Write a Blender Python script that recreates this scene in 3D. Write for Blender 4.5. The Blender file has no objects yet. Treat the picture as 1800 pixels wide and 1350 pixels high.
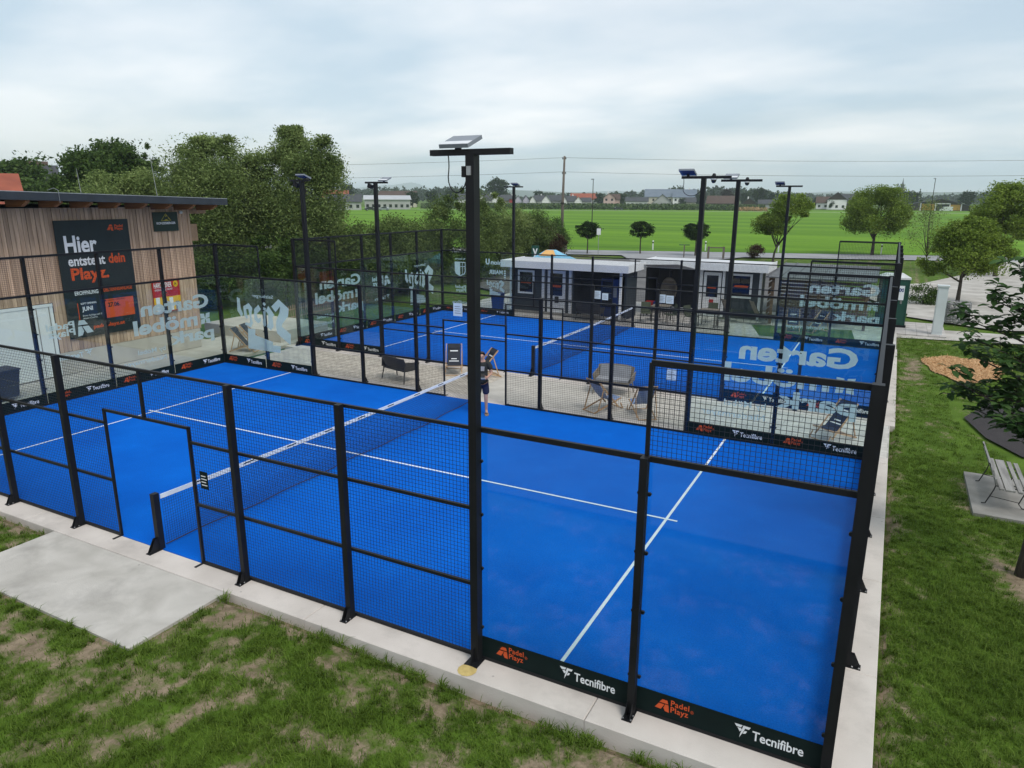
import bpy, math, random
import numpy as np
from mathutils import Vector, Matrix, noise

random.seed(7)
rng = np.random.default_rng(7)
sc = bpy.context.scene
COL = sc.collection
R = math.radians

# ------------------------------------------------------------------ camera
CAM = Vector((-0.0227, -6.7426, 5.5753))
YAW, PIT, ROL, FPX = -0.4832, 0.2556, 0.0049, 1259.06
_f = Vector((math.sin(YAW) * math.cos(PIT), math.cos(YAW) * math.cos(PIT), -math.sin(PIT)))
_r = Vector((math.cos(YAW), -math.sin(YAW), 0))
_u = _r.cross(_f)
CR = _r * math.cos(ROL) + _u * math.sin(ROL)
CU = -_r * math.sin(ROL) + _u * math.cos(ROL)
cam = bpy.data.cameras.new('camera')
cam.sensor_width = 36
cam.lens = 36 * FPX / 1800
cam.clip_start = 0.1
cam.clip_end = 60000
camo = bpy.data.objects.new('camera', cam)
COL.objects.link(camo)
m = Matrix((CR, CU, -_f)).transposed().to_4x4()
m.translation = CAM
camo.matrix_world = m
sc.camera = camo


def at(u, D, z=0.0):
    """a point on the ground at distance D in the bearing of photo column u (taken at the horizon)"""
    d = _f + CR * ((u - 900) / FPX) + CU * ((675 - 345) / FPX)
    h = Vector((d.x, d.y, 0)).normalized()
    return Vector((CAM.x + h.x * D, CAM.y + h.y * D, z))


# ------------------------------------------------------------------ world, sun, exposure
SUN_EL, SUN_AZ = R(55), R(118)          # azimuth measured clockwise from +Y
w = bpy.data.worlds.new('World')
sc.world = w
w.use_nodes = True
nt = w.node_tree
for n in list(nt.nodes):
    nt.nodes.remove(n)
N = nt.nodes.new
L = nt.links.new
out = N('ShaderNodeOutputWorld')
sky = N('ShaderNodeTexSky')
sky.sky_type = 'NISHITA'
sky.sun_disc = False
sky.sun_elevation = SUN_EL
sky.sun_rotation = SUN_AZ
sky.dust_density = 1.5
bg1 = N('ShaderNodeBackground')
bg1.inputs['Strength'].default_value = 0.10
L(sky.outputs[0], bg1.inputs[0])
tc = N('ShaderNodeTexCoord')
sep = N('ShaderNodeSeparateXYZ')
L(tc.outputs['Generated'], sep.inputs[0])
az = N('ShaderNodeMath'); az.operation = 'ABSOLUTE'; L(sep.outputs[2], az.inputs[0])
ad = N('ShaderNodeMath'); ad.operation = 'ADD'; ad.inputs[1].default_value = 0.16; L(az.outputs[0], ad.inputs[0])
dx = N('ShaderNodeMath'); dx.operation = 'DIVIDE'; L(sep.outputs[0], dx.inputs[0]); L(ad.outputs[0], dx.inputs[1])
dy = N('ShaderNodeMath'); dy.operation = 'DIVIDE'; L(sep.outputs[1], dy.inputs[0]); L(ad.outputs[0], dy.inputs[1])
cmb = N('ShaderNodeCombineXYZ'); L(dx.outputs[0], cmb.inputs[0]); L(dy.outputs[0], cmb.inputs[1])
mp = N('ShaderNodeMapping'); mp.inputs['Rotation'].default_value = (0, 0, R(20)); mp.inputs['Scale'].default_value = (0.75, 1.0, 1); mp.inputs['Location'].default_value = (1.7, 2.4, 0)
L(cmb.outputs[0], mp.inputs[0])
nz = N('ShaderNodeTexNoise'); nz.inputs['Scale'].default_value = 0.40; nz.inputs['Detail'].default_value = 4; nz.inputs['Roughness'].default_value = 0.48
nz.inputs['Distortion'].default_value = 0.6
L(mp.outputs[0], nz.inputs['Vector'])
rmp = N('ShaderNodeValToRGB')
rmp.color_ramp.elements[0].position = 0.33; rmp.color_ramp.elements[0].color = (0.50, 0.50, 0.50, 1)
rmp.color_ramp.elements[1].position = 0.66; rmp.color_ramp.elements[1].color = (0.97, 0.97, 0.97, 1)
L(nz.outputs[0], rmp.inputs[0])
nz2 = N('ShaderNodeTexNoise'); nz2.inputs['Scale'].default_value = 0.75; nz2.inputs['Detail'].default_value = 5; nz2.inputs['Roughness'].default_value = 0.5
L(mp.outputs[0], nz2.inputs['Vector'])
ccol = N('ShaderNodeValToRGB')
ccol.color_ramp.elements[0].position = 0.40; ccol.color_ramp.elements[0].color = (0.49, 0.59, 0.67, 1)
ccol.color_ramp.elements[1].position = 0.60; ccol.color_ramp.elements[1].color = (0.83, 0.84, 0.85, 1)
L(nz2.outputs[0], ccol.inputs[0])
bg2 = N('ShaderNodeBackground'); bg2.inputs['Strength'].default_value = 1.1
L(ccol.outputs[0], bg2.inputs[0])
mx = N('ShaderNodeMixShader')
L(rmp.outputs[0], mx.inputs[0]); L(bg1.outputs[0], mx.inputs[1]); L(bg2.outputs[0], mx.inputs[2])
L(mx.outputs[0], out.inputs[0])

sun = bpy.data.lights.new('sun', 'SUN')
sun.energy = 1.5
sun.angle = R(22)
sun.color = (1.0, 0.965, 0.91)
suno = bpy.data.objects.new('sun', sun)
COL.objects.link(suno)
sdir = Vector((math.sin(SUN_AZ) * math.cos(SUN_EL), math.cos(SUN_AZ) * math.cos(SUN_EL), math.sin(SUN_EL)))
suno.rotation_euler = sdir.to_track_quat('Z', 'Y').to_euler()
suno.location = (0, 0, 40)
sc.view_settings.view_transform = 'Standard'
sc.view_settings.look = 'None'
sc.view_settings.exposure = 0.36
sc.view_settings.gamma = 1.0
sc.view_settings.use_curve_mapping = False
sc.cycles.transparent_max_bounces = 48
sc.cycles.max_bounces = 8
sc.cycles.volume_bounces = 1
sc.cycles.use_denoising = True

# ------------------------------------------------------------------ materials
MATS = {}


def newmat(name):
    m = bpy.data.materials.new(name)
    m.use_nodes = True
    MATS[name] = m
    return m, m.node_tree, m.node_tree.nodes['Principled BSDF']


def pmat(name, c1, c2=None, scale=2.0, rough=0.7, bump=0.0, bscale=40.0, metal=0.0, spec=0.4, detail=5.0, lo=0.35, hi=0.65, stretch=None, objrand=0.0, distort=0.0, stain=0.0):
    """base colour mixed between c1 and c2 by world-space noise, with fine bump"""
    m, t, b = newmat(name)
    b.inputs['Roughness'].default_value = rough
    b.inputs['Metallic'].default_value = metal
    b.inputs['Specular IOR Level'].default_value = spec
    geo = t.nodes.new('ShaderNodeNewGeometry')
    vec = geo.outputs['Position']
    if stretch:
        mp = t.nodes.new('ShaderNodeMapping')
        mp.inputs['Scale'].default_value = stretch
        t.links.new(vec, mp.inputs[0])
        vec = mp.outputs[0]
    if c2 is None:
        c2 = tuple(c * 0.82 for c in c1)
    n = t.nodes.new('ShaderNodeTexNoise')
    n.inputs['Scale'].default_value = scale
    n.inputs['Detail'].default_value = detail
    n.inputs['Distortion'].default_value = distort
    t.links.new(vec, n.inputs['Vector'])
    r = t.nodes.new('ShaderNodeValToRGB')
    r.color_ramp.elements[0].position = lo
    r.color_ramp.elements[1].position = hi
    r.color_ramp.elements[0].color = (*c1, 1)
    r.color_ramp.elements[1].color = (*c2, 1)
    t.links.new(n.outputs[0], r.inputs[0])
    col = r.outputs[0]
    if objrand:
        oi = t.nodes.new('ShaderNodeObjectInfo')
        mr = t.nodes.new('ShaderNodeMapRange')
        mr.inputs[3].default_value = 1 - objrand
        mr.inputs[4].default_value = 1 + objrand
        t.links.new(oi.outputs['Random'], mr.inputs[0])
        mul = t.nodes.new('ShaderNodeVectorMath'); mul.operation = 'SCALE'
        t.links.new(col, mul.inputs[0]); t.links.new(mr.outputs[0], mul.inputs['Scale'])
        col = mul.outputs[0]
    if stain:
        ns = t.nodes.new('ShaderNodeTexNoise'); ns.inputs['Scale'].default_value = 0.9; ns.inputs['Detail'].default_value = 10; ns.inputs['Roughness'].default_value = 0.68
        t.links.new(geo.outputs['Position'], ns.inputs['Vector'])
        ms = t.nodes.new('ShaderNodeMapRange'); ms.inputs[1].default_value = 0.50; ms.inputs[2].default_value = 0.72; ms.inputs[3].default_value = 1.0; ms.inputs[4].default_value = 1 - stain
        t.links.new(ns.outputs[0], ms.inputs[0])
        vs = t.nodes.new('ShaderNodeTexVoronoi'); vs.inputs['Scale'].default_value = 2.3
        t.links.new(geo.outputs['Position'], vs.inputs['Vector'])
        m3 = t.nodes.new('ShaderNodeMapRange'); m3.inputs[1].default_value = 0.02; m3.inputs[2].default_value = 0.05; m3.inputs[3].default_value = 1 - 1.6 * stain; m3.inputs[4].default_value = 1.0
        t.links.new(vs.outputs['Distance'], m3.inputs[0])
        mm = t.nodes.new('ShaderNodeMath'); mm.operation = 'MULTIPLY'
        t.links.new(ms.outputs[0], mm.inputs[0]); t.links.new(m3.outputs[0], mm.inputs[1])
        sv = t.nodes.new('ShaderNodeVectorMath'); sv.operation = 'SCALE'
        t.links.new(col, sv.inputs[0]); t.links.new(mm.outputs[0], sv.inputs['Scale'])
        col = sv.outputs[0]
    t.links.new(col, b.inputs['Base Color'])
    if bump:
        n2 = t.nodes.new('ShaderNodeTexNoise')
        n2.inputs['Scale'].default_value = bscale
        n2.inputs['Detail'].default_value = 3
        t.links.new(vec, n2.inputs['Vector'])
        bp = t.nodes.new('ShaderNodeBump')
        bp.inputs['Strength'].default_value = bump
        bp.inputs['Distance'].default_value = 0.02
        t.links.new(n2.outputs[0], bp.inputs['Height'])
        t.links.new(bp.outputs[0], b.inputs['Normal'])
    return m


def leafmat(name, dark, mid, light, trans=0.35, nscale=0.6):
    m, t, b = newmat(name)
    t.nodes.remove(b)
    o = t.nodes['Material Output']
    geo = t.nodes.new('ShaderNodeNewGeometry')
    n = t.nodes.new('ShaderNodeTexNoise'); n.inputs['Scale'].default_value = nscale; n.inputs['Detail'].default_value = 4
    t.links.new(geo.outputs['Position'], n.inputs['Vector'])
    a = t.nodes.new('ShaderNodeMath'); a.operation = 'MULTIPLY_ADD'; a.inputs[1].default_value = 0.32
    t.links.new(geo.outputs['Random Per Island'], a.inputs[0])
    sub = t.nodes.new('ShaderNodeMath'); sub.operation = 'MULTIPLY'; sub.inputs[1].default_value = 0.68
    t.links.new(n.outputs[0], sub.inputs[0]); t.links.new(sub.outputs[0], a.inputs[2])
    r = t.nodes.new('ShaderNodeValToRGB')
    r.color_ramp.elements[0].position = 0.22; r.color_ramp.elements[0].color = (*dark, 1)
    e = r.color_ramp.elements.new(0.48); e.color = (*mid, 1)
    r.color_ramp.elements[2].position = 0.78; r.color_ramp.elements[2].color = (*light, 1)
    t.links.new(a.outputs[0], r.inputs[0])
    d = t.nodes.new('ShaderNodeBsdfPrincipled'); d.inputs['Roughness'].default_value = 0.55; d.inputs['Specular IOR Level'].default_value = 0.08
    t.links.new(r.outputs[0], d.inputs['Base Color'])
    tr = t.nodes.new('ShaderNodeBsdfTranslucent'); t.links.new(r.outputs[0], tr.inputs[0])
    x = t.nodes.new('ShaderNodeMixShader'); x.inputs[0].default_value = trans
    t.links.new(d.outputs[0], x.inputs[1]); t.links.new(tr.outputs[0], x.inputs[2]); t.links.new(x.outputs[0], o.inputs[0])
    return m


def glassmat(name, tint=(0.90, 0.955, 0.935), ior=1.5, gain=1.0):
    m, t, b = newmat(name)
    t.nodes.remove(b)
    o = t.nodes['Material Output']
    tr = t.nodes.new('ShaderNodeBsdfTransparent'); tr.inputs[0].default_value = (*tint, 1)
    gl = t.nodes.new('ShaderNodeBsdfGlossy'); gl.inputs['Roughness'].default_value = 0.02; gl.inputs[0].default_value = (0.95, 0.98, 1, 1)
    fr = t.nodes.new('ShaderNodeFresnel'); fr.inputs[0].default_value = ior
    mu = t.nodes.new('ShaderNodeMath'); mu.operation = 'MULTIPLY'; mu.inputs[1].default_value = gain; mu.use_clamp = True
    geo = t.nodes.new('ShaderNodeNewGeometry')
    ir = t.nodes.new('ShaderNodeMapRange'); ir.inputs[3].default_value = ior; ir.inputs[4].default_value = 1.0 / ior
    t.links.new(geo.outputs['Backfacing'], ir.inputs[0]); t.links.new(ir.outputs[0], fr.inputs[0])
    t.links.new(fr.outputs[0], mu.inputs[0])
    x = t.nodes.new('ShaderNodeMixShader')
    t.links.new(mu.outputs[0], x.inputs[0]); t.links.new(tr.outputs[0], x.inputs[1]); t.links.new(gl.outputs[0], x.inputs[2])
    t.links.new(x.outputs[0], o.inputs[0])
    return m


def brickmat(name, c1, c2, mortar, bw, bh, msize=0.02, rough=0.8, scale=1.0, offset=0.5, bump=0.3, rot=0.0):
    m, t, b = newmat(name)
    b.inputs['Roughness'].default_value = rough
    geo = t.nodes.new('ShaderNodeNewGeometry')
    mp = t.nodes.new('ShaderNodeMapping'); mp.inputs['Rotation'].default_value = (0, 0, rot)
    t.links.new(geo.outputs['Position'], mp.inputs[0])
    br = t.nodes.new('ShaderNodeTexBrick')
    br.offset = offset
    br.inputs['Scale'].default_value = scale
    br.inputs['Brick Width'].default_value = bw; br.inputs['Row Height'].default_value = bh
    br.inputs['Mortar Size'].default_value = msize
    br.inputs['Color1'].default_value = (*c1, 1); br.inputs['Color2'].default_value = (*c2, 1); br.inputs['Mortar'].default_value = (*mortar, 1)
    t.links.new(mp.outputs[0], br.inputs['Vector'])
    n = t.nodes.new('ShaderNodeTexNoise'); n.inputs['Scale'].default_value = 3; n.inputs['Detail'].default_value = 6
    t.links.new(geo.outputs['Position'], n.inputs['Vector'])
    mr = t.nodes.new('ShaderNodeMapRange'); mr.inputs[1].default_value = 0.3; mr.inputs[2].default_value = 0.7; mr.inputs[3].default_value = 0.78; mr.inputs[4].default_value = 1.12
    t.links.new(n.outputs[0], mr.inputs[0])
    s = t.nodes.new('ShaderNodeVectorMath'); s.operation = 'SCALE'
    t.links.new(br.outputs[0], s.inputs[0]); t.links.new(mr.outputs[0], s.inputs['Scale'])
    t.links.new(s.outputs[0], b.inputs['Base Color'])
    bp = t.nodes.new('ShaderNodeBump'); bp.inputs['Strength'].default_value = bump; bp.inputs['Distance'].default_value = 0.01; bp.invert = True
    t.links.new(br.outputs['Fac'], bp.inputs['Height']); t.links.new(bp.outputs[0], b.inputs['Normal'])
    return m


pmat('black_steel', (0.0055, 0.006, 0.0075), (0.009, 0.0095, 0.0115), 3, 0.5, 0.05, 200, spec=0.28)
pmat('black_wire', (0.006, 0.006, 0.007), (0.008, 0.008, 0.010), 3, 0.5)
pmat('galvanised', (0.45, 0.46, 0.47), (0.35, 0.36, 0.37), 8, 0.45, metal=0.6)
pmat('bolt_metal', (0.30, 0.30, 0.31), (0.2, 0.2, 0.21), 20, 0.4, metal=0.8)
pmat('lamp_grey', (0.24, 0.26, 0.29), (0.20, 0.22, 0.25), 5, 0.5)
pmat('lamp_white', (0.72, 0.73, 0.74), (0.66, 0.67, 0.68), 5, 0.4)
pmat('lamp_lens', (0.09, 0.12, 0.24), (0.07, 0.10, 0.20), 9, 0.15, spec=0.7)
pmat('banner', (0.0035, 0.0105, 0.010), (0.0045, 0.013, 0.0125), 4, 0.7, spec=0.12)
pmat('orange_print', (0.62, 0.085, 0.015), (0.56, 0.075, 0.013), 3, 0.6)
pmat('white_print', (0.76, 0.78, 0.80), (0.70, 0.72, 0.74), 3, 0.6)
pmat('paper', (0.62, 0.72, 0.80), (0.56, 0.66, 0.76), 6, 0.7)
pmat('vinyl_dark', (0.013, 0.022, 0.024), (0.017, 0.027, 0.029), 2, 0.5, 0.3, 5, spec=0.3)
pmat('black_print', (0.01, 0.01, 0.01), (0.012, 0.012, 0.012), 3, 0.6)
glassmat('glass')
glassmat('window_glass', (0.16, 0.20, 0.23), 1.5, 1.6)
pmat('net_cord', (0.008, 0.010, 0.018), (0.012, 0.013, 0.020), 10, 0.8)
pmat('net_tape', (0.76, 0.80, 0.84), (0.68, 0.73, 0.78), 18, 0.75, 0.1, 90)
pmat('net_rope', (0.035, 0.022, 0.018), (0.02, 0.016, 0.016), 10, 0.8)
pmat('line_paint', (0.74, 0.79, 0.84), (0.66, 0.73, 0.82), 9, 0.85, 0.2, 300)
pmat('concrete', (0.62, 0.565, 0.515), (0.52, 0.47, 0.425), 1.1, 0.9, 0.2, 60, detail=8, stain=0.26)
pmat('concrete_slab', (0.53, 0.50, 0.455), (0.41, 0.385, 0.345), 1.6, 0.9, 0.22, 50, detail=9, distort=0.5, stain=0.28)
pmat('concrete_grey', (0.30, 0.285, 0.26), (0.21, 0.20, 0.18), 2.2, 0.9, 0.2, 60, detail=8)
pmat('concrete_pale', (0.55, 0.50, 0.44), (0.46, 0.42, 0.37), 1.2, 0.9, 0.15, 50)
pmat('patio_plaster', (0.53, 0.495, 0.44), (0.45, 0.42, 0.37), 2.5, 0.9, 0.25, 90, detail=8)
brickmat('pavers', (0.60, 0.54, 0.45), (0.48, 0.43, 0.36), (0.34, 0.30, 0.25), 0.24, 0.12, 0.012)
brickmat('slabs', (0.56, 0.53, 0.485), (0.50, 0.475, 0.435), (0.35, 0.335, 0.305), 0.8, 0.4, 0.010, bump=0.2)
brickmat('pad_tiles', (0.50, 0.47, 0.44), (0.43, 0.40, 0.37), (0.30, 0.28, 0.26), 0.42, 0.42, 0.012, offset=0.0)
pmat('asphalt', (0.150, 0.145, 0.140), (0.105, 0.102, 0.100), 0.6, 0.9, 0.3, 60, detail=8)
pmat('road_asphalt', (0.30, 0.30, 0.305), (0.24, 0.24, 0.245), 0.35, 0.9, 0.2, 40)
pmat('gravel', (0.50, 0.47, 0.425), (0.34, 0.315, 0.28), 0.9, 0.95, 0.6, 28, detail=10)
pmat('soil', (0.16, 0.115, 0.075), (0.10, 0.07, 0.045), 3, 0.95, 0.5, 30)
pmat('chip_bed', (0.50, 0.31, 0.16), (0.36, 0.21, 0.10), 14, 0.95, 0.6, 60)
pmat('chip', (0.72, 0.47, 0.25), (0.55, 0.33, 0.16), 6, 0.9)
pmat('rubber_mat', (0.040, 0.033, 0.033), (0.030, 0.026, 0.027), 3, 0.95, 0.4, 80)
pmat('board_wood', (0.58, 0.405, 0.285), (0.39, 0.26, 0.175), 1.6, 0.8, 0.15, 60, stretch=(6, 6, 0.45), detail=7, objrand=0.20, distort=0.8)
pmat('rafter_wood', (0.30, 0.135, 0.055), (0.20, 0.085, 0.035), 3, 0.7, stretch=(0.5, 6, 6))
pmat('beam_end', (0.38, 0.25, 0.15), (0.28, 0.18, 0.11), 5, 0.75)
pmat('dark_metal', (0.030, 0.038, 0.050), (0.022, 0.028, 0.036), 2, 0.45)
pmat('roof_film', (0.025, 0.027, 0.030), (0.04, 0.042, 0.045), 1, 0.8)
pmat('white_paint', (0.76, 0.77, 0.77), (0.72, 0.73, 0.73), 1.2, 0.6)
pmat('white_roof', (0.60, 0.61, 0.62), (0.555, 0.565, 0.575), 0.5, 0.6)
pmat('hut_siding', (0.034, 0.046, 0.055), (0.026, 0.035, 0.043), 2.5, 0.6)
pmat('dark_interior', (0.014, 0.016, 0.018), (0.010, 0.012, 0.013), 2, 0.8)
pmat('vending_blue', (0.012, 0.035, 0.14), (0.010, 0.028, 0.11), 2, 0.3)
pmat('bin_blue', (0.012, 0.04, 0.20), (0.010, 0.03, 0.15), 3, 0.5)
pmat('red_paint', (0.45, 0.02, 0.015), (0.38, 0.015, 0.012), 3, 0.5)
pmat('yellow_print', (0.75, 0.45, 0.02), (0.7, 0.40, 0.02), 3, 0.6)
pmat('gold_print', (0.50, 0.42, 0.05), (0.42, 0.36, 0.04), 3, 0.6)
pmat('green_sign', (0.008, 0.030, 0.020), (0.006, 0.022, 0.016), 3, 0.5)
pmat('toilet_green', (0.010, 0.070, 0.050), (0.007, 0.052, 0.037), 1.4, 0.45)
pmat('toilet_roof', (0.62, 0.63, 0.62), (0.52, 0.53, 0.52), 3, 0.5)
pmat('cabinet', (0.62, 0.66, 0.66), (0.56, 0.60, 0.60), 2, 0.45)
pmat('shed_roof', (0.115, 0.118, 0.125), (0.09, 0.093, 0.10), 1.5, 0.5)
pmat('shed_wood', (0.20, 0.125, 0.075), (0.11, 0.07, 0.042), 3, 0.8, stretch=(0.6, 6, 6))
pmat('beech', (0.52, 0.34, 0.19), (0.42, 0.26, 0.14), 4, 0.6)
pmat('sling_dark', (0.020, 0.024, 0.034), (0.030, 0.034, 0.046), 6, 0.85)
pmat('sling_blue', (0.13, 0.20, 0.36), (0.28, 0.34, 0.46), 4, 0.85, stretch=(8, 0.2, 0.2))
pmat('resin_grey', (0.060, 0.058, 0.055), (0.050, 0.048, 0.046), 4, 0.6)
pmat('resin_taupe', (0.24, 0.21, 0.17), (0.19, 0.165, 0.13), 4, 0.6)
pmat('cushion_grey', (0.30, 0.31, 0.33), (0.25, 0.26, 0.28), 4, 0.9)
pmat('olive_fabric', (0.070, 0.085, 0.050), (0.05, 0.062, 0.035), 4, 0.8)
pmat('grey_wood', (0.33, 0.32, 0.30), (0.20, 0.19, 0.18), 2.2, 0.85, 0.3, 70, stretch=(7, 0.6, 7), detail=8)
pmat('iron', (0.020, 0.019, 0.018), (0.032, 0.028, 0.024), 9, 0.55)
pmat('bark', (0.085, 0.070, 0.055), (0.045, 0.036, 0.028), 5, 0.95, 0.8, 22, stretch=(3, 3, 0.6))
pmat('pole_wood', (0.17, 0.145, 0.12), (0.11, 0.09, 0.075), 4, 0.9, stretch=(3, 3, 0.4))
pmat('skin', (0.52, 0.31, 0.23), (0.46, 0.26, 0.19), 4, 0.55)
pmat('shirt', (0.030, 0.034, 0.032), (0.022, 0.025, 0.024), 6, 0.9)
pmat('shorts', (0.014, 0.018, 0.055), (0.010, 0.014, 0.042), 6, 0.9)
pmat('hair', (0.045, 0.030, 0.020), (0.028, 0.018, 0.012), 12, 0.7)
pmat('sandal', (0.34, 0.24, 0.16), (0.26, 0.18, 0.12), 8, 0.8)
pmat('stone', (0.34, 0.33, 0.32), (0.14, 0.135, 0.13), 7, 0.9)
pmat('canvas_blue', (0.22, 0.50, 0.68), (0.18, 0.43, 0.60), 2, 0.8)
pmat('canvas_orange', (0.70, 0.40, 0.14), (0.62, 0.34, 0.11), 2, 0.8)
pmat('sail_grey', (0.36, 0.36, 0.37), (0.30, 0.30, 0.31), 2, 0.9)
pmat('car_dark', (0.02, 0.024, 0.03), (0.018, 0.021, 0.026), 1, 0.25, spec=0.6)
pmat('car_silver', (0.34, 0.36, 0.38), (0.31, 0.33, 0.35), 1, 0.3, metal=0.4)
pmat('car_white', (0.70, 0.71, 0.72), (0.66, 0.67, 0.68), 1, 0.3)
pmat('tyre', (0.012, 0.012, 0.012), (0.016, 0.016, 0.016), 4, 0.9)
pmat('dark_glass', (0.012, 0.015, 0.018), (0.010, 0.012, 0.015), 1, 0.08, spec=0.8)
pmat('wall_white', (0.82, 0.81, 0.79), (0.77, 0.76, 0.74), 0.3, 0.8)
pmat('wall_cream', (0.58, 0.54, 0.44), (0.52, 0.48, 0.39), 0.3, 0.8)
pmat('wall_pink', (0.55, 0.40, 0.36), (0.50, 0.36, 0.32), 0.3, 0.8)
pmat('wall_lilac', (0.50, 0.48, 0.56), (0.46, 0.44, 0.52), 0.3, 0.8)
pmat('wall_red', (0.36, 0.03, 0.03), (0.30, 0.025, 0.025), 0.3, 0.8)
pmat('wall_yellow', (0.52, 0.30, 0.05), (0.46, 0.26, 0.04), 0.3, 0.8)
pmat('wall_grey', (0.40, 0.40, 0.39), (0.36, 0.36, 0.35), 0.3, 0.8)
pmat('wall_wood', (0.045, 0.030, 0.022), (0.035, 0.023, 0.017), 0.5, 0.8)
pmat('tile_dark', (0.055, 0.057, 0.064), (0.042, 0.044, 0.050), 0.6, 0.7)
pmat('tile_brown', (0.085, 0.048, 0.036), (0.065, 0.038, 0.029), 0.6, 0.7)
pmat('tile_red', (0.32, 0.085, 0.045), (0.24, 0.062, 0.034), 0.6, 0.75)
pmat('tile_metal', (0.45, 0.46, 0.47), (0.40, 0.41, 0.42), 0.3, 0.5)
pmat('tile_solar', (0.12, 0.15, 0.19), (0.15, 0.18, 0.22), 0.4, 0.3)
pmat('hill_green', (0.035, 0.055, 0.030), (0.050, 0.075, 0.035), 0.004, 0.95)
pmat('corn_leaf', (0.050, 0.085, 0.022), (0.075, 0.115, 0.035), 0.25, 0.8)
leafmat('leaf_willow', (0.0598, 0.0943, 0.0276), (0.1725, 0.2357, 0.0713), (0.3105, 0.3795, 0.1380))
leafmat('leaf_dark', (0.024, 0.048, 0.013), (0.066, 0.115, 0.028), (0.130, 0.195, 0.052))
leafmat('leaf_shrub', (0.040, 0.066, 0.018), (0.110, 0.162, 0.044), (0.210, 0.270, 0.084))
leafmat('leaf_maple', (0.0572, 0.0924, 0.0143), (0.1595, 0.2365, 0.0352), (0.2970, 0.3850, 0.0726))
leafmat('leaf_ball', (0.010, 0.024, 0.006), (0.026, 0.052, 0.013), (0.056, 0.096, 0.024))
leafmat('leaf_magnolia', (0.0216, 0.0504, 0.0144), (0.0456, 0.0984, 0.0264), (0.1020, 0.1800, 0.0540), 0.3, 3.0)
leafmat('leaf_copper', (0.020, 0.012, 0.012), (0.034, 0.020, 0.020), (0.055, 0.034, 0.030))
leafmat('leaf_red', (0.035, 0.020, 0.012), (0.065, 0.040, 0.024), (0.10, 0.065, 0.035))
leafmat('leaf_far', (0.0144, 0.0264, 0.0144), (0.0288, 0.0480, 0.0216), (0.0504, 0.0744, 0.0312), 0.2, 0.05)
leafmat('grass_blade', (0.050, 0.088, 0.011), (0.104, 0.172, 0.022), (0.200, 0.290, 0.050), 0.4, 1.5)


def turfmat():
    m, t, b = newmat('blue_turf')
    b.inputs['Roughness'].default_value = 0.85
    b.inputs['Specular IOR Level'].default_value = 0.05
    geo = t.nodes.new('ShaderNodeNewGeometry')
    n = t.nodes.new('ShaderNodeTexNoise'); n.inputs['Scale'].default_value = 0.55; n.inputs['Detail'].default_value = 7; n.inputs['Roughness'].default_value = 0.62
    t.links.new(geo.outputs['Position'], n.inputs['Vector'])
    r = t.nodes.new('ShaderNodeValToRGB')
    r.color_ramp.elements[0].position = 0.30; r.color_ramp.elements[0].color = (0.0008, 0.096, 0.48, 1)
    r.color_ramp.elements[1].position = 0.74; r.color_ramp.elements[1].color = (0.0016, 0.134, 0.60, 1)
    t.links.new(n.outputs[0], r.inputs[0])
    # pale dust of silica sand lying in scattered flecks
    n3 = t.nodes.new('ShaderNodeTexNoise'); n3.inputs['Scale'].default_value = 2.2; n3.inputs['Detail'].default_value = 9; n3.inputs['Roughness'].default_value = 0.72
    t.links.new(geo.outputs['Position'], n3.inputs['Vector'])
    mr = t.nodes.new('ShaderNodeMapRange'); mr.inputs[1].default_value = 0.54; mr.inputs[2].default_value = 0.80; mr.inputs[3].default_value = 0.0; mr.inputs[4].default_value = 0.10
    t.links.new(n3.outputs[0], mr.inputs[0])
    mxx = t.nodes.new('ShaderNodeMixRGB'); mxx.inputs[2].default_value = (0.020, 0.22, 0.74, 1)
    t.links.new(mr.outputs[0], mxx.inputs[0]); t.links.new(r.outputs[0], mxx.inputs[1])
    n5 = t.nodes.new('ShaderNodeTexNoise'); n5.inputs['Scale'].default_value = 42; n5.inputs['Detail'].default_value = 5; n5.inputs['Roughness'].default_value = 0.7
    t.links.new(geo.outputs['Position'], n5.inputs['Vector'])
    m5 = t.nodes.new('ShaderNodeMapRange'); m5.inputs[1].default_value = 0.3; m5.inputs[2].default_value = 0.7; m5.inputs[3].default_value = 0.78; m5.inputs[4].default_value = 1.20
    t.links.new(n5.outputs[0], m5.inputs[0])
    s5 = t.nodes.new('ShaderNodeVectorMath'); s5.operation = 'SCALE'
    t.links.new(mxx.outputs[0], s5.inputs[0]); t.links.new(m5.outputs[0], s5.inputs['Scale'])
    t.links.new(s5.outputs[0], b.inputs['Base Color'])
    n2 = t.nodes.new('ShaderNodeTexNoise'); n2.inputs['Scale'].default_value = 130
    t.links.new(geo.outputs['Position'], n2.inputs['Vector'])
    bp = t.nodes.new('ShaderNodeBump'); bp.inputs['Strength'].default_value = 0.35; bp.inputs['Distance'].default_value = 0.01
    t.links.new(n2.outputs[0], bp.inputs['Height']); t.links.new(bp.outputs[0], b.inputs['Normal'])


turfmat()


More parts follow.
